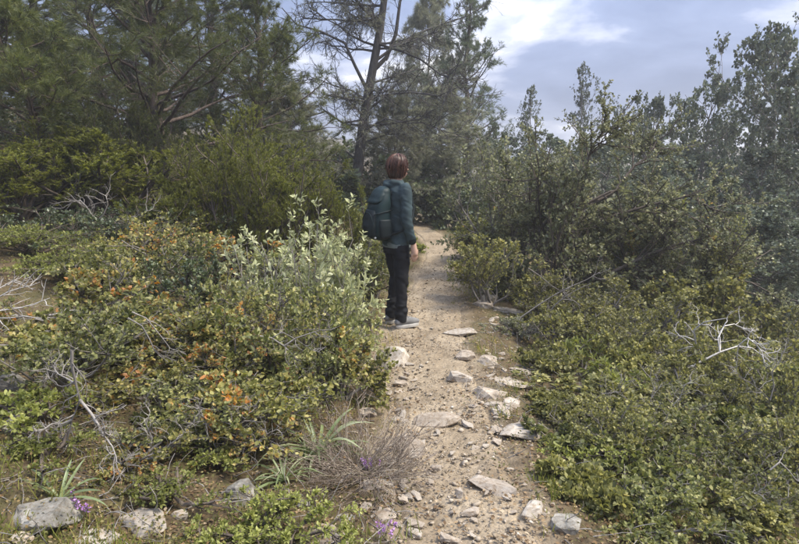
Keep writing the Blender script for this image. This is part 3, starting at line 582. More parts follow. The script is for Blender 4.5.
# ---- right side, mid distance
RG = 'shrubs below the path'
shrub('yellow', 478, 9.4, 208, 50, 'yellow-green bush at the right path edge beyond the walker', RG, leaf=.03)
shrub('grey', 512, 8.2, 142, 130, 'slender-leaved olive shrub with upright pale stems right of the path', RG, tilt=(3, 60), n=(13, 10, 9), bark='bark_grey')
shrub('mastic', 490, 6.7, 236, 90, 'dark glossy bush at the right path edge over pale stones', RG)
shrub('grey', 548, 7.4, 170, 110, 'grey-green shrub left of the crooked dark stem', RG)
def crooked_tree():
    rng = np.random.RandomState(77); Yt = 7.7; b = P(556, 262, Yt); b[2] = float(tz(b[0], Yt)); wood = Acc(); fol = Acc()
    stems = [([(552, 300), (560, 262), (566, 244), (574, 222), (590, 205), (612, 190)], .045), ([(575, 300), (580, 270), (586, 240), (594, 222), (606, 232), (640, 222)], .035),
             ([(570, 300), (590, 280), (616, 268), (640, 250), (664, 240), (690, 236)], .032), ([(574, 222), (570, 200), (580, 180), (576, 160), (582, 146), (590, 132)], .026), ([(590, 205), (620, 190), (640, 170), (652, 160), (664, 150), (672, 140)], .026),
             ([(560, 262), (545, 240), (536, 220), (530, 200), (528, 180), (532, 165)], .02), ([(594, 222), (620, 212), (650, 206), (680, 200), (700, 206), (716, 214)], .022), ([(585, 295), (620, 300), (655, 285), (680, 275), (705, 270), (725, 275)], .025)]
    dep = [0, .2, -.4, -.6, .4, -.5, -.2, -.7]
    p1 = np.array([[P(a, c, Yt) + np.array([0, dd * k / 5, 0]) for k, (a, c) in enumerate(s)] for (s, r), dd in zip(stems, dep)]) - b
    for q in (0, 1, 2, 7): p1[q, 0, 2] = -.05
    p1[:, 1:] += rng.normal(0, .03, p1[:, 1:].shape); rr = np.array([r for s, r in stems]); wood.add(*tubes(p1, taper(len(p1), 6, rr, rr * .3), 6))
    Ln = np.linalg.norm(p1[:, -1] - p1[:, 0], axis=1)
    s, d, l2, i2, t2 = spawn(rng, p1, Ln, 16, .25, 1, 55, 18, .5, .3); p2 = grow(rng, s, d, l2, 6, .16, .03); wood.add(*tubes(p2[:, [0, 2, 5]], taper(len(p2), 3, .011, .005), 3))
    s, d, l3, i3, t3 = spawn(rng, p2, l2, 9, .2, 1, 45, 16, .5, .4); p3 = grow(rng, s, d, np.maximum(l3, .1), 5, .16, .05); wood.add(*tubes(p3[:, ::2], taper(len(p3), 3, .0045, .002), 3))
    vi = rng.rand(len(p2))[i3]; idx = np.repeat(np.arange(len(p3)), 34); tt = rng.uniform(.1, 1, len(idx)); k = rng.rand(len(idx)) > .6 * (1 - vi[idx]); idx, tt = idx[k], tt[k]
    pos, T = interp(p3, idx, tt); pos[:, 2] = np.maximum(pos[:, 2], .0); dd = nrm(T * .5 + perp(rng, T)); nn = nrm(rng.normal(0, .5, pos.shape) + np.array([0, 0, .5])); sz = .034 * rng.uniform(.6, 1.3, len(idx))
    place(fol, LEAF_DIAM, pos, dd, nn, sz, np.clip(.65 * rng.rand(len(idx)) + .35 * vi[idx] * tt, 0, 1), sz * .9)
    put('olive_tree', 'low spreading tree with a crooked dark stem in the right middle', 'tree', [('trunk', wood.mesh('trunk', True), M['bark']), ('crown', fol.mesh('crown'), M['grey'])], b)
crooked_tree()
shrub('grey', 640, 8.0, 190, 160, 'grey-green shrub filling the crown behind the crooked dark stem', RG)
shrub('yellow', 700, 7.8, 205, 130, 'yellowing shrub with a few orange leaves at the right', RG, tip=.7)
shrub('yellow', 705, 6.8, 262, 110, 'olive bush above the bleached dead branch', RG, mat='mastic')
shrub('mastic', 590, 6.4, 282, 110, 'dark leafy bush below the crooked dark stem', RG)
shrub('mastic', 650, 6.2, 290, 120, 'dark leafy bush behind the bleached dead branch', RG)
shrub('mastic', 770, 6.4, 312, 120, 'olive bush at the right edge beside the bleached dead branch', RG, tip=.6)
shrub('oakg', 725, 5.2, 352, 130, 'dark oak bush right below the bleached dead branch', RG)
# right foreground
FG = 'shrubs in the right foreground'
shrub('mastic', 640, 4.9, 334, 66, 'upright mastic bush left of the bleached dead branch', FG, tilt=(2, 45))
shrub('mastic', 585, 5.0, 342, 60, 'bush with pale new leaf rosettes beside the stony bank', FG, tm=LEAF_LANC, leaf=.06, n=(7, 4, 3), per=8, mat='fresh')
shrub('mastic', 690, 4.6, 366, 80, 'rounded mastic bush in front of the bleached dead branch', FG)
shrub('mastic', 615, 3.9, 384, 120, 'wide mastic bush in the middle of the right foreground', FG)
shrub('oakg', 700, 3.8, 394, 120, 'wide yellow-green oak bush right of the middle of the right foreground', FG)
shrub('dark', 560, 3.8, 412, 50, 'small dark-leaved bush over the white stone at the path edge', FG, mat='mastic', tilt=(2, 50))
shrub('yellow', 770, 4.0, 415, 110, 'yellowish leafy bush at the right edge above the bottom corner', FG)
shrub('oakg', 650, 3.1, 440, 130, 'oak bush at the bottom right of the path', FG)
shrub('oakg', 745, 3.05, 452, 120, 'leafy bush in the bottom right corner', FG)
shrub('fresh', 588, 3.15, 480, 70, 'low bright green herb beside the path at the bottom right', FG, n=(9, 5, 4), per=9, leaf=.022)
shrub('mastic', 604, 2.75, 492, 76, 'leafy bush crowding the bottom right edge of the path', FG)
shrub('oakg', 672, 2.6, 500, 110, 'yellow-green bush cut by the bottom edge right of the path', FG)
shrub('mastic', 775, 2.7, 492, 110, 'leafy bush cut by the bottom edge in the right corner', FG)
shrub('mastic', 548, 4.7, 348, 56, 'small upright bush between the stony bank and the leaf rosettes', FG, tilt=(2, 50), n=(7, 6, 6))
shrub('oakg', 572, 3.35, 424, 64, 'yellowish bush on the path edge above the bottom right herb', FG, tilt=(2, 55), n=(8, 7, 6))
shrub('fresh', 622, 4.25, 362, 50, 'plant with pale upright leaves in front of the upright mastic bush', FG, tm=LEAF_LANC, leaf=.055, n=(7, 4, 3), per=8)
shrub('dark', 520, 5.9, 318, 54, 'wispy grey-twigged bush beside the pale stones', FG, bare=.75, mat='grey', bark='twig_dead', leaf=.02, n=(12, 9, 8), tilt=(2, 80))
shrub('mastic', 560, 5.6, 312, 60, 'wispy bush on the stony bank right of the path', FG, bare=.6)

# ---- right background trees
_bf = [broad_parts(910 + k, 6.5, 4.6, .12, .085, M['far'], M['bark_grey'], nb=30, el0=.05, up1=.02, first=.12, clump=.4) for k in range(2)]
_bs = broad_parts(920, 7.0, 3.2, .08, .07, M['far'], M['bark_grey'], nb=26, n2=7, n3=6, per=7, shape='round', el0=.75, clump=.8)
BG = 'trees across the valley on the right'
for k, (px, Y, top, w, lab, rz) in enumerate([
    (575, 19, 60, 62, 'slender upright tree against the sky gap', .3), (528, 21, 84, 60, 'thin treetop left of the slender upright tree', 2.0)]):
    copy_tree(_bs, px, Y, top, w, 7.0, 3.2, lab, BG, 'slender_tree', 'tree', rz)
for k, (px, Y, top, w, lab, rz) in enumerate([
    (640, 17, 66, 100, 'loose-leaved tree right of the slender upright tree', .4), (690, 15.5, 48, 130, 'broad tree under the dark grey cloud', 1.1), (760, 14, -14, 165, 'tall tree in the upper right corner', 2.2),
    (800, 12, 18, 180, 'tree half out of the right edge', 3.0), (745, 11.5, 120, 150, 'grey tree in front of the upper right corner tree', 4.1), (600, 14, 128, 150, 'grey tree behind the low spreading tree', 5.0),
    (670, 12.5, 140, 150, 'dark tree behind the yellowing shrub', .9), (540, 15, 120, 120, 'grey tree behind the slender-leaved olive shrub', 1.6), (770, 9.6, 190, 150, 'dim tree low at the right edge', 2.7), (500, 19, 112, 110, 'tree behind the path bend at the foot of the green pine', 3.3),
    (800, 9.0, 205, 190, 'dim tree at the right edge above the olive bush', .8), (735, 10.2, 165, 190, 'dim tree behind the yellowing shrub at the right', 3.6), (790, 14.5, 120, 220, 'grey tree filling the slope at the right edge', 5.4), (655, 15, 130, 190, 'grey tree filling the slope under the dark cloud', 1.9), (565, 17, 128, 170, 'grey tree filling the slope under the slender tree', 4.4),
    (830, 18, -20, 200, 'far tree beyond the right edge', 2.5), (700, 22, 100, 160, 'far tree behind the broad tree', .1), (600, 24, 118, 160, 'far tree behind the loose-leaved tree', .7)]):
    copy_tree(_bf[k % 2], px, Y, top, w, 6.5, 4.6, lab, BG, 'broadleaf_tree', 'tree', rz)
# ---- filler shrubs of the closed thicket (nothing tells them apart)
_fo = [shrub_parts(930 + k, 1.0, .62, .027, M[m], M['bark_grey'], n=(11, 8, 7), per=11, tip=tp_, clump=.7, tilt=(3, 68), up=.08, flat=.55) for k, (m, tp_) in enumerate([('oak', .6), ('oak_green', .3), ('oak', .9), ('mastic', .3), ('mastic', .2)])]
_rf = np.random.RandomState(31)
def filler(k, px, Y, hh, ww, name, label, group):
    x = P(px, 300, Y)[0]
    put(name, label, 'shrub', _fo[k], (x, Y, float(tz(x, Y))), _rf.uniform(0, 6.28), group, (ww, ww, hh / .62))
for k, (px, Y, hh, ww) in enumerate([(215, 3.8, .55, .9), (60, 3.1, .45, .8), (205, 3.45, .45, .8), (160, 5.6, .6, 1.1), 
                                     (290, 5.5, .6, 1.0), (330, 6.2, .5, .8), (255, 3.0, .32, .6), (165, 2.95, .3, .7), (215, 6.0, .6, 1.0)]):
    filler(k % 3, px, Y, hh, ww, 'oak_shrub', 'mixed green and rusty oak shrub inside the closed left thicket', 'filling oak shrubs of the left thicket')
for k, (px, Y, hh, ww) in enumerate([(620, 5.4, .6, .9), (690, 5.5, .75, .8), (760, 5.2, .7, .9), (806, 4.5, .75, .8), (655, 4.4, .4, .7), (745, 4.6, .5, .7), (665, 3.5, .3, .6), (800, 3.5, .55, .7), (860, 4.2, .6, 1.0), (880, 3.3, .5, .9), (870, 5.2, .7, 1.2), (785, 5.9, .7, 1.2), (545, 6.6, .6, .8), (700, 6.0, .7, 1.2), (620, 3.4, .4, .6), (830, 5.5, .7, 1.2)]):
    filler(3 + k % 2, px, Y, hh, ww, 'mastic_shrub', 'small-leaved mastic shrub inside the closed thicket below the path', 'filling mastic shrubs of the right thicket')

# ================================================================== ground stuff
rng = np.random.RandomState(5)
def scatter(n, xr, yr, dens=None):
    y = yr[0] + (yr[1] - yr[0]) * rng.rand(n) ** 1.6; x = rng.uniform(xr[0], xr[1], n) * 1.0
    x = path_c(y) + x * (0.5 + y / 6.0)
    k = np.ones(n, bool) if dens is None else rng.rand(n) < dens(x, y)
    x, y = x[k], y[k]; return np.stack([x, y, tz(x, y)], -1)
offp = lambda x, y: np.clip((np.abs(x - path_c(y)) / path_w(y) - 0.75 + .9 * vnoise(x * 4, y * 4)) * 1.3, 0, 1)
# grass blades
BL = (BLADE[0], np.array([[0, 1, 3, 2], [2, 3, 5, 4]]))
p = scatter(5200, (-2.4, 2.4), (1.9, 13), lambda x, y: offp(x, y) * (vnoise(x * 2.2 + 3, y * 2.2) > -.05))
cen = np.repeat(p, 9, 0); cen[:, :2] += rng.normal(0, .025, (len(cen), 2)); cen[:, 2] = tz(cen[:, 0], cen[:, 1]) - .01
D = rng.normal(0, .45, cen.shape); D[:, 2] = 1; gs = Acc(); szg = rng.uniform(.05, .15, len(cen)) * np.repeat(rng.uniform(.5, 1.2, len(p)), 9)
place(gs, BL, cen, D, perp(rng, nrm(D)), szg, np.clip(np.repeat(rng.rand(len(p)), 9) * .7 + .3 * rng.rand(len(cen)), 0, 1), np.full(len(cen), .0045))
link('grass', gs.mesh('grass'), M['grass'], label='short green and straw coloured grass beside the path', cat='grass', kind='stuff')
# low herb cover
p = scatter(13000, (-3.2, 2.8), (1.9, 13), lambda x, y: np.where(x < path_c(y), 1, .7) * offp(x, y))
cen = np.repeat(p, 7, 0); cen[:, :2] += rng.normal(0, .03, (len(cen), 2)); cen[:, 2] = tz(cen[:, 0], cen[:, 1]) + rng.uniform(.0, .07, len(cen))
D = rng.normal(0, .8, cen.shape); D[:, 2] = np.abs(D[:, 2]) * .7; hb = Acc(); Nn = rng.normal(0, .4, cen.shape) + np.array([0, 0, 1])
place(hb, LEAF_DIAM, cen, D, Nn, rng.uniform(.008, .019, len(cen)), np.clip(np.repeat(rng.rand(len(p)) ** 1.3, 7) + rng.normal(0, .1, len(cen)), 0, 1))
link('ground_cover', hb.mesh('ground_cover'), M['cover'], label='low creeping leaves covering the banks on both sides', cat='ground cover', kind='stuff')
# leaf litter and dry bits
p = scatter(30000, (-2.2, 2.2), (1.8, 9), lambda x, y: np.clip(.25 + np.abs(x - path_c(y)) / path_w(y) * .5, 0, 1) * (vnoise(x * 2.6, y * 2.6 + 7) > -.25)); p[:, 2] += .006
D = rng.normal(0, 1, p.shape); D[:, 2] *= .15; lt = Acc(); Nn = rng.normal(0, .35, p.shape) + np.array([0, 0, 1])
place(lt, LEAF_DIAM, p, D, Nn, rng.uniform(.010, .028, len(p)), rng.rand(len(p)))
link('leaf_litter', lt.mesh('leaf_litter'), M['litter'], label='dry brown leaf litter along the path', cat='leaf litter', kind='stuff')
# dry twigs on the ground
p = scatter(1500, (-2.4, 2.2), (1.9, 8), offp); D = rng.normal(0, 1, p.shape); D[:, 2] = np.abs(D[:, 2]) * .25; p[:, 2] += .01
tw = grow(rng, p, D, rng.uniform(.06, .28, len(p)), 5, .22, -.02); tw[..., 2] = np.maximum(tw[..., 2], tz(tw[..., 0], tw[..., 1]) + .003)
ta = Acc(); ta.add(*tubes(tw, taper(len(tw), 5, .0028, .0014), 3)); link('twig_litter', ta.mesh('twig_litter'), M['twig_dead'], label='thin grey dry twigs lying on the banks', cat='twigs', kind='stuff')
# gravel
def hull_mesh(seed, sx, sy, sz, npts=16, cuts=0, rough=.0):
    r = np.random.RandomState(seed); v = nrm(r.normal(0, 1, (npts, 3))) * r.uniform(.75, 1.0, (npts, 1)); v = np.clip(v * 1.1, [-1, -.95, -.62], [1, .95, .62]) * np.array([1.1, 1.1, 1.25]) * np.array([sx, sy, sz])
    bm = bmesh.new()
    for q in v: bm.verts.new(q)
    res = bmesh.ops.convex_hull(bm, input=bm.verts)
    bmesh.ops.delete(bm, geom=[e for e in bm.verts if not e.link_faces], context='VERTS')
    if cuts:
        bmesh.ops.bevel(bm, geom=list(bm.edges), offset=.045 * min(sx, sy, sz), segments=1, affect='EDGES')
        bmesh.ops.triangulate(bm, faces=bm.faces)
        bmesh.ops.subdivide_edges(bm, edges=bm.edges, cuts=cuts, use_grid_fill=True)
        m_ = max(sx, sy)
        for q in bm.verts:
            c = q.co / m_ * 1.6 + Vector((seed * 1.7, 0, 0)); q.co += q.co.normalized() * m_ * rough * (mnoise.noise(c * 1.2) + .6 * mnoise.noise(c * 3.1) + .4 * mnoise.noise(c * 7))
    bmesh.ops.recalc_face_normals(bm, faces=bm.faces)
    me = bpy.data.meshes.new('stone'); bm.to_mesh(me); bm.free(); return me
pb_t = []
for k in range(5):
    me = hull_mesh(400 + k, 1, .8, .55, 9); bm = bmesh.new(); bm.from_mesh(me); bmesh.ops.triangulate(bm, faces=bm.faces)
    bm.verts.index_update(); pb_t.append((np.array([v.co[:] for v in bm.verts]), np.array([[v.index for v in f.verts] for f in bm.faces]))); bm.free(); bpy.data.meshes.remove(me)
gv = Acc()
onp = lambda x, y: np.clip(1.25 - np.abs(x - path_c(y)) / path_w(y) * .62, .08, 1) * np.clip(.55 + 1.2 * vnoise(x * 3.3, y * 3.3), .1, 1)
for k in range(5):
    p = scatter(10000, (-1.1, 1.1), (1.8, 10), onp); n_ = len(p); sz = np.exp(rng.normal(math.log(.0052), .5, n_)); p[:, 2] += sz * .0
    a = rng.uniform(0, 6.28, n_); D = np.stack([np.cos(a), np.sin(a), rng.normal(0, .1, n_)], -1)
    place(gv, pb_t[k], p, D, np.tile([0, 0, 1.0], (n_, 1)) + rng.normal(0, .15, (n_, 3)), sz, np.clip(rng.beta(2, 2, n_), 0, 1))
link('gravel', gv.mesh('gravel'), M['gravel'], label='fine gravel and pebbles strewn over the dirt path', cat='gravel', kind='stuff')

# ================================================================== rocks, one by one
def rock(px, py, wpx, hpx, mat, label, yaw=0., name='rock', group=None, flat=.5, dep=.8, tilt=(0, 0), sink=.46, cuts=2, npts=22):
    g_ = G(px, py); sc_ = g_[1] / FPX; sx = wpx * sc_ / 2 * 1.2; sz_ = hpx * sc_ / 2 * flat * 1.15; sy = sx * dep
    me = hull_mesh(sd_() + 3, sx, sy, sz_, npts, cuts, .07)
    o = link(name, me, M[mat], None, label, 'rock' if name == 'rock' else 'stone', group)
    o.location = (g_[0], g_[1], float(tz(g_[0], g_[1])) + sz_ * (1 - 2 * sink) * .8); o.rotation_euler = (tilt[0], tilt[1], yaw)
    return o
for a in [
 (460, 333, 34, 13, 'rock_pale', 'flat pale slab lying right of the walker\'s feet', .1, .5, .45),
 (460, 379, 24, 16, 'rock_pale', 'small square pale stone in the middle of the path', .1, .8, .7),
 (438, 422, 42, 20, 'rock', 'brownish flat rock half sunk in the middle of the path', .15, .8, .6),
 (493, 487, 50, 22, 'rock', 'long grey-brown slab set aslant in the path', -.6, .6, .5),
 (531, 510, 30, 22, 'rock_pale', 'bright pale wedge of stone at the right path edge', .7, .8, .6),
 (413, 451, 24, 22, 'rock', 'rounded pale stone at the left path edge beside the heather', .3, 1.0, .9),
 (436, 469, 11, 9, 'rock_pale', 'small cream stone left of the long slab', 0, .9, .8),
 (460, 495, 11, 13, 'rock_pale', 'small cream stone standing below the long slab', .2, 1.1, .8),
 (389, 362, 34, 36, 'rock_pale', 'large pale broken rock at the left path edge below the walker', .5, .9, .9),
 (508, 385, 42, 15, 'rock', 'long low slab on the right edge of the path', -.35, .6, .45),
 (522, 433, 44, 20, 'rock_pale', 'white crumbly rock at the foot of the small dark-leaved bush', .3, .7, .7),
 (489, 395, 28, 18, 'rock', 'squat brown stone left of the long low slab', 0, .8, .8),
 (241, 501, 28, 34, 'rock_dark', 'boxy grey stone standing upright by the low yellow-green bush', .2, 1.25, .8),
 (48, 517, 58, 40, 'rock_dark', 'big weathered boulder in the bottom left corner', .2, .8, .8),
 (141, 526, 48, 30, 'rock_pale', 'pitted white rock right of the big weathered boulder', -.2, .8, .8),
 (325, 540, 56, 22, 'rock', 'smooth pale rock cut by the bottom edge', .1, .9, .7),
 (8, 386, 32, 28, 'rock_dark', 'tilted grey slab at the left edge', -.3, .8, .7),
 (372, 488, 24, 18, 'rock', 'grey stone under the purple flowers', 0, .9, .8),
 (383, 517, 26, 13, 'rock', 'flat buff stone left of the path near the bottom edge', .1, .7, .7),
 (450, 540, 24, 12, 'rock', 'low buff stone in the path at the bottom edge', -.4, .7, .5),
 (414, 534, 18, 12, 'rock_pale', 'buff stone left of the path bottom', -.6, .7, .6),
 (482, 305, 22, 12, 'rock', 'grey stone at the foot of the dark glossy bush', .2, .8, .7),
 (506, 312, 34, 12, 'rock_pale', 'long pale stone under the dark glossy bush', -.3, .7, .5),
 (490, 300, 20, 12, 'rock_pale', 'pale stone deep under the dark glossy bush', .3, .7, .7),
 (535, 318, 26, 14, 'rock_pale', 'bleached stone on the bank right of the dark glossy bush', .1, .8, .6),
 (552, 346, 30, 14, 'rock_pale', 'white stones on the bank under the wispy bush', .2, .8, .6),
 (466, 356, 20, 14, 'rock', 'brown stone on the right path edge below the flat pale slab', .1, .8, .8),
 (488, 363, 18, 14, 'rock', 'grey lump on the right bank below the flat pale slab', .6, .9, .8),
 (566, 526, 34, 20, 'rock_dark', 'dull grey rock at the bottom right of the path', .1, .8, .8),
 (545, 467, 22, 9, 'rock', 'thin slab beside the small dark-leaved bush', -.2, .7, .6),
 (97, 541, 44, 14, 'rock_pale', 'pale rock cut by the bottom edge between the boulder and the pitted rock', .1, .8, .7),
 (6, 428, 30, 30, 'rock_dark', 'dark rounded stone at the left edge behind the small fresh plant', .1, .9, .8),
 (100, 204, 22, 10, 'rock', 'pale ledge of rock under the junipers at the left', 0, .8, .6),
 (510, 404, 22, 13, 'rock_pale', 'pale chip of rock below the long low slab', .8, .7, .6),
 (520, 372, 20, 9, 'rock', 'thin stone on the bank above the long low slab', -.2, .6, .6),
 (400, 385, 16, 12, 'rock', 'small brown stone right below the large pale broken rock', .3, .8, .8),
 (367, 415, 18, 14, 'rock', 'stone half hidden behind the heather clump', .2, .8, .8),
 (470, 512, 18, 10, 'rock', 'flat chip between the long slab and the bottom edge', .1, .7, .7),
 (404, 500, 13, 9, 'rock', 'small stone on the left of the path level with the long slab', .1, .8, .8),
 (345, 519, 16, 11, 'rock_dark', 'small dark stone left of the flat buff stone', .1, .8, .8),
 (302, 505, 18, 12, 'rock_dark', 'small stone right of the low yellow-green bush', .1, .8, .8),
 (180, 515, 16, 14, 'rock_pale', 'white lichen-spotted stone left of the low yellow-green bush', .1, .8, .8),
 (20, 540, 24, 14, 'rock', 'stone in the very bottom left corner', .1, .8, .8),
]:
    rock(a[0], a[1], a[2], a[3], a[4], a[5], a[6], flat=a[7], dep=a[8], tilt=(rng.uniform(-.12, .12), rng.uniform(-.1, .1)))
_st = [hull_mesh(450 + k, 1, .75, .5, 12, 1, .05) for k in range(6)]
for k in range(60):
    py = rng.uniform(262, 543) if k % 3 else rng.uniform(360, 543); y = G(425, py)[1]; x = path_c(y) + rng.normal(0, .8) * path_w(y)
    o = link('stone', _st[k % 6], M[['rock', 'rock_pale', 'gravel'][k % 3] if k % 3 < 2 else 'rock'], None, 'small loose stone on the dirt path', 'stone', 'small loose stones on the path')
    s_ = rng.uniform(.012, .026); o.scale = (s_ * 1.2, s_, s_ * .7); o.rotation_euler = (rng.uniform(-.2, .2), rng.uniform(-.2, .2), rng.uniform(0, 6.28)); o.location = (x, y, float(tz(x, y)) + s_ * .1)

for k in range(70):
    py = rng.uniform(292, 450); g_ = G(rng.normal(502, 18) - (py - 370) * .12, py); x, y = float(g_[0]), float(g_[1])
    o = link('stone', _st[k % 6], M['rock_pale' if k % 3 == 0 else 'rock'], None, 'small stone in the rubble along the right edge of the path', 'stone', 'rubble along the right path edge')
    s_ = rng.uniform(.018, .055); o.scale = (s_ * 1.3, s_, s_ * .7); o.rotation_euler = (rng.uniform(-.25, .25), rng.uniform(-.25, .25), rng.uniform(0, 6.28)); o.location = (x, y, float(tz(x, y)) + s_ * .05)
for k in range(46):
    py = rng.uniform(335, 535); g_ = G(rng.normal(400, 11) + (400 - py) * .06, py); x, y = float(g_[0]), float(g_[1])
    o = link('stone', _st[k % 6], M['rock_pale' if k % 3 == 0 else 'rock'], None, 'small stone in the rubble along the left edge of the path', 'stone', 'rubble along the left path edge')
    s_ = rng.uniform(.014, .040); o.scale = (s_ * 1.3, s_, s_ * .7); o.rotation_euler = (rng.uniform(-.25, .25), rng.uniform(-.25, .25), rng.uniform(0, 6.28)); o.location = (x, y, float(tz(x, y)) + s_ * .02)
# ================================================================== dead wood
def dead(name, label, lines, Y, r, mat, n2=7, n3=5, ratio=.5, dep=None, wob=.28, seed=1, up=.02, group=None, n4=0):
    r_ = np.random.RandomState(seed); K = len(lines[0])
    p1 = np.array([[P(a, c, Y + (0 if dep is None else dep[j]) * k / (K - 1)) for k, (a, c) in enumerate(l)] for j, l in enumerate(lines)])
    b = p1[0, 0].copy(); p1 = p1 - b; w_ = Acc(); nl = len(lines); rr = r * np.linspace(1, .6, nl)
    w_.add(*tubes(p1, taper(nl, K, rr, rr * .3), 5)); Ln = np.linalg.norm(np.diff(p1, axis=1), axis=2).sum(1)
    s, d, l2, i2, t2 = spawn(r_, p1, Ln, n2, .15, 1, 50, 15, ratio, .4); p2 = grow(r_, s, d, l2, 7, wob, up); w_.add(*tubes(p2, taper(len(p2), 7, r * .45, r * .18), 4))
    if n3:
        s, d, l3, i3, t3 = spawn(r_, p2, l2, n3, .2, 1, 50, 15, .5, .4); p3 = grow(r_, s, d, l3, 5, wob, up); w_.add(*tubes(p3, taper(len(p3), 5, r * .22, r * .11), 3))
    link(name, w_.mesh(name, True), M[mat], None, label, 'dead wood', group, None, b)
dead('dead_branch', 'bleached dead branch with twisted twigs on the right', [[(682, 372), (700, 362), (720, 352), (738, 346), (752, 348), (768, 360)], [(704, 360), (696, 345), (694, 330), (704, 322), (716, 320), (728, 318)], [(720, 352), (718, 338), (724, 326), (734, 324), (744, 330), (750, 336)], [(738, 346), (748, 338), (756, 344), (762, 352), (764, 362), (770, 366)]], 5.0, .011, 'twig_white', 6, 4, .42, [.1, -.2, .3, -.3], .34, 3)
dead('dead_branch', 'grey dead branch hanging head down in the left foreground', [[(72, 350), (72, 366), (76, 384), (80, 400), (72, 420), (66, 446)], [(80, 400), (90, 412), (98, 424), (104, 436), (112, 446), (116, 456)], [(72, 420), (62, 424), (52, 424), (46, 428), (40, 432), (34, 430)], [(68, 440), (56, 448), (52, 460), (40, 464), (28, 458), (14, 462)], [(76, 384), (66, 378), (58, 374), (54, 368), (48, 366), (44, 360)]], 2.5, .0075, 'twig_dead', 11, 7, .42, [.0, -.2, -.1, .1, .2], .32, 4, -.03)
dead('dead_branch', 'fan of pale dead twigs at the left edge', [[(-30, 318), (-10, 312), (6, 310), (20, 308), (34, 304), (50, 298)], [(-30, 316), (-10, 302), (8, 292), (20, 288), (30, 286), (40, 282)], [(-30, 322), (-10, 318), (10, 318), (24, 316), (38, 318), (50, 314)], [(-30, 312), (-14, 298), (0, 288), (10, 282), (20, 278), (30, 270)]], 3.7, .007, 'twig_white', 5, 3, .4, [0, .1, -.2, .2], .14, 5)
dead('dead_branch', 'tangle of grey dead twigs under the middle oak shrubs on the left', [[(260, 336), (272, 338), (284, 346), (294, 356), (300, 366), (306, 372)], [(284, 346), (296, 338), (308, 334), (320, 330), (330, 330), (340, 326)], [(272, 338), (282, 332), (290, 336), (300, 342), (312, 350), (318, 352)]], 3.45, .006, 'twig_dead', 7, 4, .5, None, .3, 6)
dead('dead_branch', 'thin dead twigs in the dark hollow under the junipers', [[(90, 236), (96, 222), (104, 214), (108, 204), (106, 196), (98, 192)], [(96, 222), (90, 212), (86, 206), (80, 200), (72, 202), (66, 210)], [(104, 236), (112, 226), (120, 222), (132, 220), (140, 214), (150, 210)]], 5.9, .008, 'twig_dead', 7, 4, .6, None, .3, 7)
dead('dead_branch', 'grey dead stems leaning over the stony bank on the right', [[(520, 318), (540, 304), (556, 294), (572, 286), (586, 280), (600, 272)], [(536, 330), (546, 316), (556, 304), (566, 296), (580, 288), (590, 284)], [(528, 268), (540, 276), (552, 286), (562, 292), (570, 296), (580, 300)]], 5.9, .010, 'bark_grey', 4, 3, .35, None, .2, 8)
dead('dead_branch', 'bare forked pale twig beside the leaf rosettes on the right', [[(598, 400), (597, 388), (595, 376), (594, 366), (592, 356), (590, 350)], [(598, 400), (602, 392), (606, 384), (608, 376), (610, 372), (612, 368)], [(590, 400), (580, 390), (572, 384), (564, 378), (558, 374), (552, 370)]], 4.4, .005, 'twig_white', 3, 2, .3, None, .15, 9)
dead('dead_branch', 'thin grey dead twigs at the bottom right corner', [[(770, 470), (780, 462), (788, 470), (796, 480), (804, 484), (812, 482)], [(735, 500), (748, 494), (760, 492), (772, 498), (780, 500), (790, 496)]], 2.75, .005, 'twig_dead', 6, 3, .5, None, .3, 10)
dead('dead_branch', 'pale broken twigs across the middle of the left thicket', [[(128, 318), (142, 326), (150, 340), (154, 350), (160, 356), (168, 362)], [(132, 312), (146, 318), (156, 330), (164, 340), (170, 348), (178, 352)], [(170, 372), (180, 374), (192, 376), (204, 384), (212, 388), (220, 396)]], 3.25, .005, 'twig_dead', 7, 3, .4, None, .22, 11)
dead('dead_branch', 'upright grey dead twigs between the wide bushes of the right foreground', [[(655, 440), (652, 420), (650, 402), (654, 388), (650, 376), (652, 366)], [(655, 440), (664, 424), (670, 408), (680, 398), (684, 386), (692, 380)], [(655, 440), (642, 428), (632, 412), (628, 400), (620, 392), (618, 384)]], 3.75, .0055, 'twig_dead', 9, 5, .45, None, .26, 21)
dead('dead_branch', 'grey dead twigs showing through the bush right of the bleached dead branch', [[(770, 400), (774, 386), (772, 372), (780, 360), (784, 350), (792, 344)], [(770, 400), (760, 390), (752, 384), (744, 380), (736, 372), (730, 370)]], 4.3, .005, 'twig_dead', 9, 5, .5, None, .28, 22)
dead('dead_branch', 'bare grey twigs standing in the low shrubs above the bottom left stones', [[(150, 470), (148, 452), (152, 438), (146, 424), (150, 412), (144, 402)], [(150, 470), (162, 456), (170, 444), (182, 436), (188, 426), (200, 420)], [(150, 470), (136, 460), (126, 448), (118, 442), (108, 440), (100, 434)]], 2.65, .005, 'twig_dead', 9, 6, .45, None, .28, 23)
dead('dead_branch', 'grey brushwood under the orange-tipped low oak on the left', [[(225, 470), (220, 454), (214, 444), (212, 430), (204, 420), (200, 408)], [(225, 470), (236, 460), (250, 452), (262, 440), (270, 432), (282, 428)], [(225, 470), (232, 450), (236, 436), (240, 424), (248, 416), (250, 406)]], 2.8, .005, 'twig_dead', 9, 6, .45, None, .28, 24)
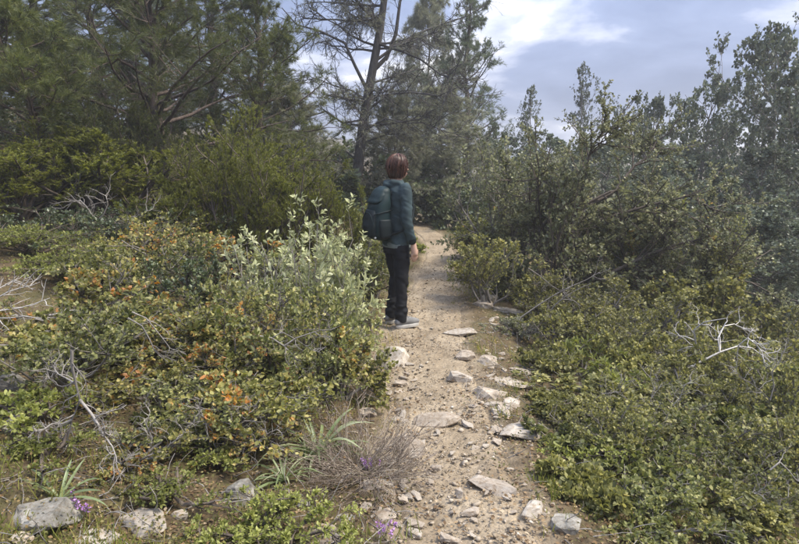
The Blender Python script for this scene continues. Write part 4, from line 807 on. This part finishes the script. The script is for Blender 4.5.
# heather: fan of thin purple-brown stems
def heather():
    r_ = np.random.RandomState(12); g_ = G(364, 476); n_ = 170; a = r_.uniform(0, 6.28, n_); ti = r_.uniform(.9, 1.54, n_)
    D = np.stack([np.cos(a) * np.sin(ti), np.sin(a) * np.sin(ti), np.cos(ti)], -1); S = np.zeros((n_, 3)); S[:, :2] = r_.normal(0, .05, (n_, 2))
    Ln = r_.uniform(.2, .46, n_); p1 = grow(r_, S, D, Ln, 7, .13, .02); p1[..., 2] = np.maximum(p1[..., 2], .01); w_ = Acc(); w_.add(*tubes(p1, taper(n_, 7, .0022, .0012), 3))
    s, d, l2, _, _ = spawn(r_, p1, Ln, 5, .35, 1, 28, 10, .35, .3); p2 = grow(r_, s, d, l2, 5, .12, .02); p2[..., 2] = np.maximum(p2[..., 2], .01); w_.add(*tubes(p2, taper(len(p2), 5, .0014, .0008), 3))
    f = Acc(); needle_cloud(r_, f, p2, 12, .011, .0025, .2, .6)
    put('heather_clump', 'dry purple-brown heather clump at the left path edge', 'heather', [('wood', w_.mesh('wood'), M['heather']), ('foliage', f.mesh('foliage'), M['heather'])], (g_[0], g_[1], float(tz(g_[0], g_[1]))))
heather()
# strap-leaved rosettes
def blade_mesh(seed, ln, wd, arch):
    k = np.linspace(0, 1, 8); c = np.stack([np.zeros(8), ln * (k - arch * .25 * k ** 2), ln * (.75 * k - arch * k ** 2)], -1); w_ = wd * np.sin(np.clip(k * 2.7 + .45, 0, 3.1)) ** .7
    V = np.concatenate([c + np.stack([-w_, 0 * k, .3 * w_], -1), c - np.array([0, 0, .001]), c + np.stack([w_, 0 * k, .3 * w_], -1)]); i = np.arange(7)
    F = np.concatenate([np.stack([i, i + 8, i + 9, i + 1], -1), np.stack([i + 8, i + 16, i + 17, i + 9], -1)])
    return mk_mesh('leaf', V, [F], np.full(24, np.random.RandomState(seed).uniform(.2, 1)), True)
_bl = [blade_mesh(k, .15 + .03 * k, .0055 + .0008 * (k % 3), .25 + .12 * k) for k in range(6)]
def rosette(px, py, label, nl, sc_, seed):
    r_ = np.random.RandomState(seed); g_ = G(px, py); t = thing('asphodel_plant', label, 'plant', (g_[0], g_[1], float(tz(g_[0], g_[1]))))
    for k in range(nl):
        o = link('leaf', _bl[k % 6], M['strap'], t); o.rotation_euler = (r_.uniform(-.35, .45), r_.uniform(-.3, .3), k * 2.4 + r_.uniform(-.3, .3)); s_ = sc_ * r_.uniform(.7, 1.2); o.scale = (s_, s_, s_)
rosette(318, 456, 'rosette of grey-green strap leaves above the heather', 30, 1.45, 1)
rosette(284, 482, 'looser rosette of narrow green leaves right above the boxy grey stone', 26, .95, 2)
rosette(60, 500, 'few arching grass-like leaves in front of the big weathered boulder', 9, 1.2, 3)
rosette(306, 462, 'small rosette of narrow leaves between the two larger ones', 16, .8, 4)
# purple flowers
def flowers(px, py, label, n_, seed):
    r_ = np.random.RandomState(seed); g_ = G(px, py); S = r_.normal(0, .02, (n_, 3)); S[:, 2] = 0; D = r_.normal(0, .3, (n_, 3)); D[:, 2] = 1; Ln = r_.uniform(.05, .11, n_)
    st = grow(r_, S, D, Ln, 4, .1, .0); w_ = Acc(); w_.add(*tubes(st, taper(n_, 4, .0015, .001), 3)); f = Acc(); idx = np.repeat(np.arange(n_), 14); pos, T = interp(st, idx, r_.uniform(.6, 1, len(idx)))
    place(f, LEAF_DIAM, pos, nrm(T * .3 + perp(r_, T)), r_.normal(0, 1, pos.shape), r_.uniform(.008, .014, len(idx)), r_.rand(len(idx)))
    put('purple_flower', label, 'flower', [('stem', w_.mesh('stem'), M['strap']), ('bloom', f.mesh('bloom'), M['petal'])], (g_[0], g_[1], float(tz(g_[0], g_[1]))))
flowers(369, 476, 'small purple flowers over the grey stone by the heather', 8, 1)
flowers(388, 541, 'purple flowers at the bottom edge left of the path', 9, 2)
flowers(20, 418, 'purple flower at the left edge behind the small fresh plant', 7, 3)
flowers(78, 520, 'dull purple herb right of the big weathered boulder', 7, 4)

# ================================================================== the walker
def cloth_mat(name, c, rough=.85, weave=220.0, sheen=.2, var=.35):
    m, t = new_mat(name); o = N(t, 'ShaderNodeOutputMaterial'); tc = N(t, 'ShaderNodeTexCoord')
    n = N(t, 'ShaderNodeTexNoise', i_Scale=7.0, i_Detail=5.0, i_Roughness=.6); L(t, tc.outputs['Object'], n.inputs['Vector'])
    n2 = N(t, 'ShaderNodeTexNoise', i_Scale=weave, i_Detail=2.0); L(t, tc.outputs['Object'], n2.inputs['Vector'])
    rp = ramp(t, [(.3, tuple(v * (1 - var) for v in c)), (.7, tuple(v * (1 + var) for v in c))]); L(t, n.outputs['Fac'], rp.inputs[0])
    pb = N(t, 'ShaderNodeBsdfPrincipled'); L(t, rp.outputs[0], pb.inputs['Base Color']); pb.inputs['Roughness'].default_value = rough; pb.inputs['Specular IOR Level'].default_value = .25
    pb.inputs['Sheen Weight'].default_value = sheen
    b = N(t, 'ShaderNodeBump', i_Strength=.25, i_Distance=.002); L(t, n2.outputs['Fac'], b.inputs['Height']); L(t, b.outputs[0], pb.inputs['Normal']); L(t, pb.outputs[0], o.inputs[0]); return m
M['jacket'] = cloth_mat('slate_blue_jacket', (.034, .052, .056), sheen=.0)
M['trouser'] = cloth_mat('black_trousers', (.009, .009, .010), .8, sheen=.0)
M['pack'] = cloth_mat('dark_teal_nylon', (.007, .019, .020), .55, 320, .0)
M['pack2'] = cloth_mat('blackish_nylon', (.006, .011, .012), .6, 320, .0)
M['shirt'] = cloth_mat('grey_shirt', (.11, .13, .12))
M['shoe'] = cloth_mat('grey_shoe', (.16, .155, .145)); M['sole'] = cloth_mat('pale_sole', (.42, .40, .36))
M['white'] = cloth_mat('white_patch', (.75, .75, .72)); M['skin'] = cloth_mat('skin', (.46, .29, .21), .5, 300, .0, .1)
M['hair'] = leaf_mat('auburn_hair', [(0, (.018, .010, .008)), (.5, (.075, .033, .022)), (1, (.22, .105, .066))], .1, .38, .45, 0)
M['eye'] = cloth_mat('eye', (.05, .03, .02), .2)
def cap_tube(pts, rad, sides=18, sq=(1, 1)):
    pts = np.asarray(pts, float); rad = np.asarray(rad, float)
    # resample smoothly, closed ends
    t = np.linspace(0, 1, len(pts)); tt = np.linspace(0, 1, 26)
    q = np.stack([np.interp(tt, t, pts[:, k]) for k in range(3)], -1); r = np.interp(tt, t, rad)
    for _ in range(2): q[1:-1] = (q[:-2] + 2 * q[1:-1] + q[2:]) / 4
    d0 = nrm(q[0] - q[1]); d1 = nrm(q[-1] - q[-2])
    q = np.concatenate([[q[0] + d0 * r[0] * .9], [q[0] + d0 * r[0] * .6], q, [q[-1] + d1 * r[-1] * .6], [q[-1] + d1 * r[-1] * .9]]); r = np.concatenate([[r[0] * .25], [r[0] * .78], r, [r[-1] * .78], [r[-1] * .25]])
    V, F, _ = tubes(q[None], r[None], sides); n_ = len(q)
    V = np.concatenate([V, q[:1], q[-1:]]); c0, c1 = len(V) - 2, len(V) - 1; s0 = np.arange(sides); s1 = (s0 + 1) % sides
    T = np.concatenate([np.stack([s1, s0, np.full(sides, c0)], -1), np.stack([s0 + (n_ - 1) * sides, s1 + (n_ - 1) * sides, np.full(sides, c1)], -1)])
    return V, [F, T]
def loft(rows, sides=28, p=2.3, closed=True):
    """rows: (z, half width x, half depth y, centre y, centre x)"""
    rows = np.array([list(r) + [0] * (5 - len(r)) for r in rows], float); zz = np.linspace(0, 1, len(rows)); tt = np.linspace(0, 1, 40)
    rr = np.stack([np.interp(tt, zz, rows[:, k]) for k in range(5)], -1)
    for _ in range(2): rr[1:-1] = (rr[:-2] + 2 * rr[1:-1] + rr[2:]) / 4
    a = np.arange(sides) * 2 * math.pi / sides; ca = np.sign(np.cos(a)) * np.abs(np.cos(a)) ** (2 / p); sa = np.sign(np.sin(a)) * np.abs(np.sin(a)) ** (2 / p)
    V = np.stack([rr[:, 4:5] + rr[:, 1:2] * ca, rr[:, 3:4] + rr[:, 2:3] * sa, rr[:, 0:1] + 0 * ca], -1).reshape(-1, 3); n_ = 40
    i = (np.arange(n_ - 1) * sides)[:, None]; s0 = np.arange(sides)[None]; s1 = (s0 + 1) % sides
    F = np.stack([i + s0, i + s1, i + s1 + sides, i + s0 + sides], -1).reshape(-1, 4)
    if not closed: return V, [F]
    V = np.concatenate([V, [[rr[0, 4], rr[0, 3], rr[0, 0]]], [[rr[-1, 4], rr[-1, 3], rr[-1, 0]]]]); s0 = s0[0]; s1 = s1[0]
    T = np.concatenate([np.stack([s1, s0, np.full(sides, len(V) - 2)], -1), np.stack([s0 + (n_ - 1) * sides, s1 + (n_ - 1) * sides, np.full(sides, len(V) - 1)], -1)])
    return V, [F, T]
def ellipsoid(c, r, sides=20):
    k = np.linspace(-1.5, 1.5, 14); return loft([(c[2] + r[2] * math.sin(v), r[0] * math.cos(v), r[1] * math.cos(v), c[1], c[0]) for v in k], sides, 2.0)
def fuse(name, pieces, voxel, smooth_it=4, fold=None):
    a = Acc()
    for V_, Fs in pieces:
        n0 = a.n; a.V.append(V_); a.A.append(np.zeros(len(V_)))
        for f in Fs: a.F.setdefault(f.shape[1], []).append(f + n0)
        a.n += len(V_)
    me = a.mesh('tmp'); o = bpy.data.objects.new('tmp', me); col.objects.link(o)
    md = o.modifiers.new('r', 'REMESH'); md.mode = 'VOXEL'; md.voxel_size = voxel
    ms = o.modifiers.new('s', 'SMOOTH'); ms.iterations = smooth_it; ms.factor = .5
    dg = bpy.context.evaluated_depsgraph_get(); m2 = bpy.data.meshes.new_from_object(o.evaluated_get(dg)); m2.name = name
    bpy.data.objects.remove(o); bpy.data.meshes.remove(me)
    n_ = len(m2.vertices); co = np.empty(n_ * 3, np.float32); no = np.empty(n_ * 3, np.float32); m2.vertices.foreach_get('co', co); m2.vertices.foreach_get('normal', no)
    co = co.reshape(-1, 3).astype(float); no = no.reshape(-1, 3)
    if fold is not None: co = co + no * fold(co)[:, None]; m2.vertices.foreach_set('co', co.astype(np.float32).ravel())
    m2.polygons.foreach_set('use_smooth', np.ones(len(m2.polygons), bool)); m2.update(); return m2
def strap_lace(pts, r):
    q = np.asarray(pts, float); V_, F_, _ = tubes(q[None], np.full((1, len(q)), r), 6); return mk_mesh('lace', V_, [F_], None, True)
def hand(sx):
    """palm, four curled fingers of unequal length and a thumb; relaxed, hanging"""
    w = np.array([sx * .212, .052, .805]); pc = []
    pc.append(cap_tube([w + (0, 0, .03), w + (0, .006, -.03), w + (0, .014, -.075)], [.026, .031, .031]))
    for k, (oy, ln) in enumerate([(.042, .070), (.0215, .080), (.001, .075), (-.0195, .058)]):
        b = w + np.array([0, oy, -.082]); pc.append(cap_tube([b, b + (-sx * .004, .005, -ln * .42), b + (-sx * .014, .006, -ln * .75), b + (-sx * .027, .004, -ln * .98)], [.0086, .0083, .0076, .0066], 10))
    b = w + np.array([-sx * .006, .034, -.030]); pc.append(cap_tube([b, b + (-sx * .010, .024, -.028), b + (-sx * .016, .028, -.056)], [.0115, .0105, .0080], 10))
    return pc
def arm_pts(sx): return [(sx * .145, -.005, 1.345), (sx * .190, -.012, 1.27), (sx * .210, -.024, 1.15), (sx * .216, -.028, 1.05), (sx * .216, .005, .94), (sx * .212, .045, .83)]
fp = G(397, 324); WX, WY = float(fp[0]), float(fp[1]); WZ = float(max(tz(WX, WY), tz(WX + .1, WY), tz(WX, WY + .1)))
walker = thing('person', 'person in a slate blue jacket and black trousers standing on the path, seen from behind', 'person', (WX, WY, WZ), -R(58))
head = [ellipsoid((0, .012, 1.545), (.074, .092, .105)), ellipsoid((0, .045, 1.495), (.055, .060, .070)), cap_tube([(0, -.015, 1.34), (0, -.005, 1.42), (0, .008, 1.50)], [.060, .052, .055]),
        cap_tube([(0, .098, 1.548), (0, .112, 1.528), (0, .118, 1.515)], [.010, .013, .013], 10)] + [ellipsoid((s * .076, .012, 1.535), (.010, .018, .030)) for s in (-1, 1)]
torso_in = [loft([(.78, .13, .09), (.95, .125, .085), (1.15, .13, .085), (1.30, .14, .08), (1.37, .08, .06)])]
limbs = []
for s in (-1, 1):
    limbs.append(cap_tube(arm_pts(s), [.04, .038, .036, .034, .030, .025])); limbs += hand(s)
    limbs.append(cap_tube([(s * .082, -.005, .80), (s * .088, .008 - s * .012, .66), (s * .092, .022 - s * .030, .47), (s * .094, .004 - s * .012, .28), (s * .096, -.012, .085)], [.056, .052, .040, .036, .032])); limbs.append(cap_tube([(s * .095, -.03, .05), (s * .105, .13, .035)], [.033, .025]))
body = link('body', fuse('body', head + torso_in + limbs, .0066, 1), M['skin'], walker)
for s in (-1, 1):
    V_, Fs = ellipsoid((s * .032, .098, 1.552), (.012, .008, .008), 12); link('eye', mk_mesh('eye', V_, Fs, None, True), M['eye'], walker)
V_, Fs = ellipsoid((0, .104, 1.476), (.024, .006, .006), 12); link('mouth', mk_mesh('mouth', V_, Fs, None, True), cloth_mat('lip', (.35, .13, .10), .5), walker)
fold_j = lambda c: .011 * vnoise(c[:, 0] * 16 + c[:, 1] * 9 + 3, c[:, 2] * 26 + c[:, 0] * 12) + .006 * vnoise(c[:, 0] * 34, c[:, 2] * 60 + c[:, 1] * 30) + .010 * vnoise(c[:, 1] * 12 + 7, c[:, 2] * 14 + c[:, 0] * 20)
jk = [loft([(.785, .166, .125, 0), (.83, .168, .128, 0), (.95, .155, .118, 0), (1.10, .155, .115, -.002), (1.24, .172, .115, -.006), (1.32, .172, .108, -.01), (1.37, .120, .085, -.012), (1.41, .076, .070, -.008), (1.425, .070, .066, -.006)])]
for s in (-1, 1): jk.append(cap_tube(arm_pts(s)[:5] + [(s * .213, .033, .862)], [.058, .059, .054, .051, .047, .041]))
jk += [cap_tube([(-.10, -.035, 1.395), (-.06, -.085, 1.39), (0, -.105, 1.375), (.06, -.085, 1.39), (.10, -.035, 1.395)], [.026, .036, .044, .036, .026]), cap_tube([(0, -.105, 1.38), (0, -.13, 1.32)], [.05, .03])]
link('jacket', fuse('jacket', jk, .009, 3, fold_j), M['jacket'], walker)
for s in (-1, 1):
    V_, Fs = cap_tube([(s * .2135, .030, .872), (s * .2125, .037, .852)], [.042, .041]); link('cuff', mk_mesh('cuff', V_, Fs, None, True), M['pack2'], walker)
V_, Fs = loft([(.778, .160, .122), (.784, .1635, .1255), (.815, .163, .125), (.83, .155, .118)]); link('shirt', mk_mesh('shirt', V_, Fs, None, True), M['shirt'], walker)
fold_t = lambda c: .013 * vnoise(c[:, 0] * 14, c[:, 2] * 24 + c[:, 1] * 22) + .009 * vnoise(c[:, 1] * 22 + 5, c[:, 2] * 38) + .014 * (c[:, 2] < .22) * vnoise(c[:, 1] * 9, c[:, 2] * 70)
tr_ = [loft([(.72, .150, .115), (.80, .150, .115), (.86, .146, .110), (.93, .14, .105)])]
for s in (-1, 1): tr_.append(cap_tube([(s * .082, -.005, .80), (s * .088, .008 - s * .012, .66), (s * .092, .022 - s * .030, .47), (s * .094, .004 - s * .012, .28), (s * .096, -.012, .085)], [.090, .083, .067, .060, .060]))
link('trousers', fuse('trousers', tr_, .010, 2, fold_t), M['trouser'], walker)
for s in (-1, 1):
    c = np.array([s * .100, 0, 0]); yaw = s * -.12
    sh = [cap_tube([c + (0, -.055, .045), c + (s * .004, .02, .055), c + (s * .010, .10, .042), c + (s * .014, .165, .034)], [.036, .042, .040, .026]), cap_tube([c + (0, -.03, .05), c + (0, -.025, .11)], [.040, .036])]
    sh = [(np.stack([v[:, 0], v[:, 1], np.maximum(v[:, 2], .012)], -1), f) for v, f in sh]
    so = link('shoe', fuse('shoe', sh, .007, 2), M['shoe'], walker)
    V_, Fs = loft([(-.012, .040, .128, .055, c[0] + s * .006), (.006, .043, .131, .055, c[0] + s * .006), (.020, .042, .130, .055, c[0] + s * .006)], 24, 2.4); link('sole', mk_mesh('sole', V_, Fs, None, False), M['sole'], so)
    for q in range(4):
        y_ = .055 + q * .022; z_ = .094 - q * .0085; link('lace', strap_lace([c + (-.022, y_, z_ - .006), c + (.006 * s, y_ + .004, z_ + .004), c + (.026, y_, z_ - .006)], .0028), M['sole'], so)
def hair_mesh():
    r_ = np.random.RandomState(8); n_ = 1900; K = 8; ph = r_.uniform(0, 2 * math.pi, n_); c = np.array([0, .008, 1.545]); A_ = np.array([.085, .104, .114])
    front = np.cos(ph - math.pi / 2)                       # 1 at the face
    end = np.where(front > .72, 1.05, np.where(front > .35, 2.05, 2.2)) * r_.uniform(.74, 1.14, n_); th0 = r_.uniform(.02, .9, n_) ** 1.0
    lift = 1 + r_.normal(0, .06, n_); pts = []
    for k in range(K):
        t = k / (K - 1); th = th0 + (end - th0) * t; thc = np.minimum(th, 1.62); over = np.maximum(th - 1.62, 0)
        rad = np.sin(thc) * (1 - .32 * over ** 1.3); w = .28 * vnoise(ph * 3.2 + t * 1.4, th * 1.5 + 3) + ph + (r_.normal(0, .05, n_) if k == K - 1 else 0)
        x = A_[0] * rad * np.cos(w) * lift; y = A_[1] * rad * np.sin(w) * lift; z = A_[2] * np.cos(thc) * (1 + (lift - 1) * .6) - over * .125
        pts.append(np.stack([x, y, z], -1) + c)
    p = np.stack(pts, 1); a = Acc(); V_, F_, _ = tubes(p, taper(n_, K, .0026, .0014), 3)
    a.add(V_, F_, np.repeat(np.clip(r_.beta(4, 5, n_) + .15 * (th0 < .35), 0, 1), K * 3))
    cap = loft([(1.445, .066, .072, -.012), (1.47, .074, .082, -.010), (1.53, .080, .088, -.006), (1.58, .079, .093, .004), (1.62, .064, .080, .006), (1.648, .034, .045, .008), (1.656, .01, .012, .008)], 24, 2.0)
    for f in cap[1]: a.F.setdefault(f.shape[1], []).append(f + a.n)
    a.V.append(cap[0]); a.A.append(np.full(len(cap[0]), .1)); a.n += len(cap[0])
    return a.mesh('hair', True)
link('hair', hair_mesh(), M['hair'], walker)
# backpack, worn on the back
pack = thing('backpack', 'dark teal green daypack worn on the walker\'s back', 'backpack', (WX, WY, WZ + .0), -R(58))
fold_p = lambda c: .012 * vnoise(c[:, 0] * 14, c[:, 2] * 14 + 4) + .0035 * vnoise(c[:, 0] * 30 + 9, c[:, 2] * 34)
pb_ = [loft([(.850, .085, .045, -.205), (.868, .125, .080, -.215), (.93, .150, .108, -.232), (1.05, .155, .115, -.236), (1.18, .148, .100, -.222), (1.28, .135, .080, -.200), (1.35, .112, .062, -.182), (1.385, .07, .035, -.170)], 32, 2.7)]
link('main_bag', fuse('main_bag', pb_, .009, 3, fold_p), M['pack'], pack)
fpk = link('front_pocket', fuse('front_pocket', [loft([(.888, .07, .03, -.330), (.91, .105, .042, -.330), (1.0, .118, .046, -.338), (1.10, .112, .042, -.330), (1.16, .085, .03, -.312)], 28, 2.7)], .008, 3, fold_p), M['pack2'], pack)
link('lid', fuse('lid', [loft([(1.225, .10, .03, -.295), (1.25, .128, .060, -.262), (1.31, .124, .066, -.222), (1.365, .095, .05, -.188), (1.392, .05, .022, -.175)], 28, 2.6)], .008, 3, fold_p), M['pack'], pack)
def strap_mesh(pts, r, fl=.35):
    q = np.asarray(pts, float); t = np.linspace(0, 1, len(q)); tt = np.linspace(0, 1, 24); q = np.stack([np.interp(tt, t, q[:, k]) for k in range(3)], -1)
    for _ in range(3): q[1:-1] = (q[:-2] + 2 * q[1:-1] + q[2:]) / 4
    V_, F_, _ = tubes(q[None], np.full((1, 24), r), 8); return mk_mesh('strap', V_, [F_], None, True)
for s in (-1, 1):
    link('shoulder_strap', strap_mesh([(s * .075, -.135, 1.31), (s * .085, -.075, 1.385), (s * .095, -.01, 1.405), (s * .105, .07, 1.36), (s * .115, .125, 1.25), (s * .13, .135, 1.12), (s * .175, .06, 1.0), (s * .165, -.06, .94), (s * .13, -.14, .92)], .017), M['pack2'], pack)
    link('side_pocket', fuse('side_pocket', [loft([(.875, .02, .05, -.215, s * .132), (.90, .030, .072, -.222, s * .142), (1.0, .032, .078, -.230, s * .150), (1.07, .024, .07, -.230, s * .150)], 22, 2.4)], .008, 2), M['pack2'], pack)
    link('compression_strap', strap_mesh([(s * .130, -.140, 1.16), (s * .160, -.215, 1.150), (s * .140, -.305, 1.13), (s * .100, -.335, 1.12)], .006), M['pack2'], pack)
link('carry_loop', strap_mesh([(-.035, -.150, 1.375), (-.022, -.155, 1.415), (0, -.157, 1.425), (.022, -.155, 1.415), (.035, -.150, 1.375)], .006), M['pack2'], pack)
link('zip', strap_mesh([(-.112, -.345, .99), (-.105, -.362, 1.07), (-.06, -.362, 1.125), (0, -.366, 1.14), (.06, -.362, 1.125), (.105, -.362, 1.07), (.112, -.345, .99)], .004), M['pack'], fpk)
V_, Fs = ellipsoid((.085, -.318, .888), (.020, .010, .011), 14); link('reflective_tab', mk_mesh('reflective_tab', V_, Fs, None, True), M['white'], pack)

pack.scale = (.88, .90, .94); pack.location = (WX + .0, WY + .0, WZ + .055)
# ================================================================== haze
hm, ht = new_mat('haze_air'); ho = N(ht, 'ShaderNodeOutputMaterial'); hv = N(ht, 'ShaderNodeVolumePrincipled'); hv.inputs['Density'].default_value = 0.0032; hv.inputs['Color'].default_value = (1.0, .985, .96, 1); hv.inputs['Anisotropy'].default_value = 0.3
L(ht, hv.outputs[0], ho.inputs['Volume'])
bm = bmesh.new(); bmesh.ops.create_cube(bm, size=1.0); me = bpy.data.meshes.new('haze'); bm.to_mesh(me); bm.free()
hz = link('haze', me, hm, kind='stuff', label='thin pale haze between the trees', cat='haze'); HZ = (-290.0, 290.0, -290.0, 290.0, -5.3, 14.2)
hz.location = ((HZ[0] + HZ[1]) / 2, (HZ[2] + HZ[3]) / 2, (HZ[4] + HZ[5]) / 2); hz.scale = (HZ[1] - HZ[0], HZ[3] - HZ[2], HZ[5] - HZ[4])
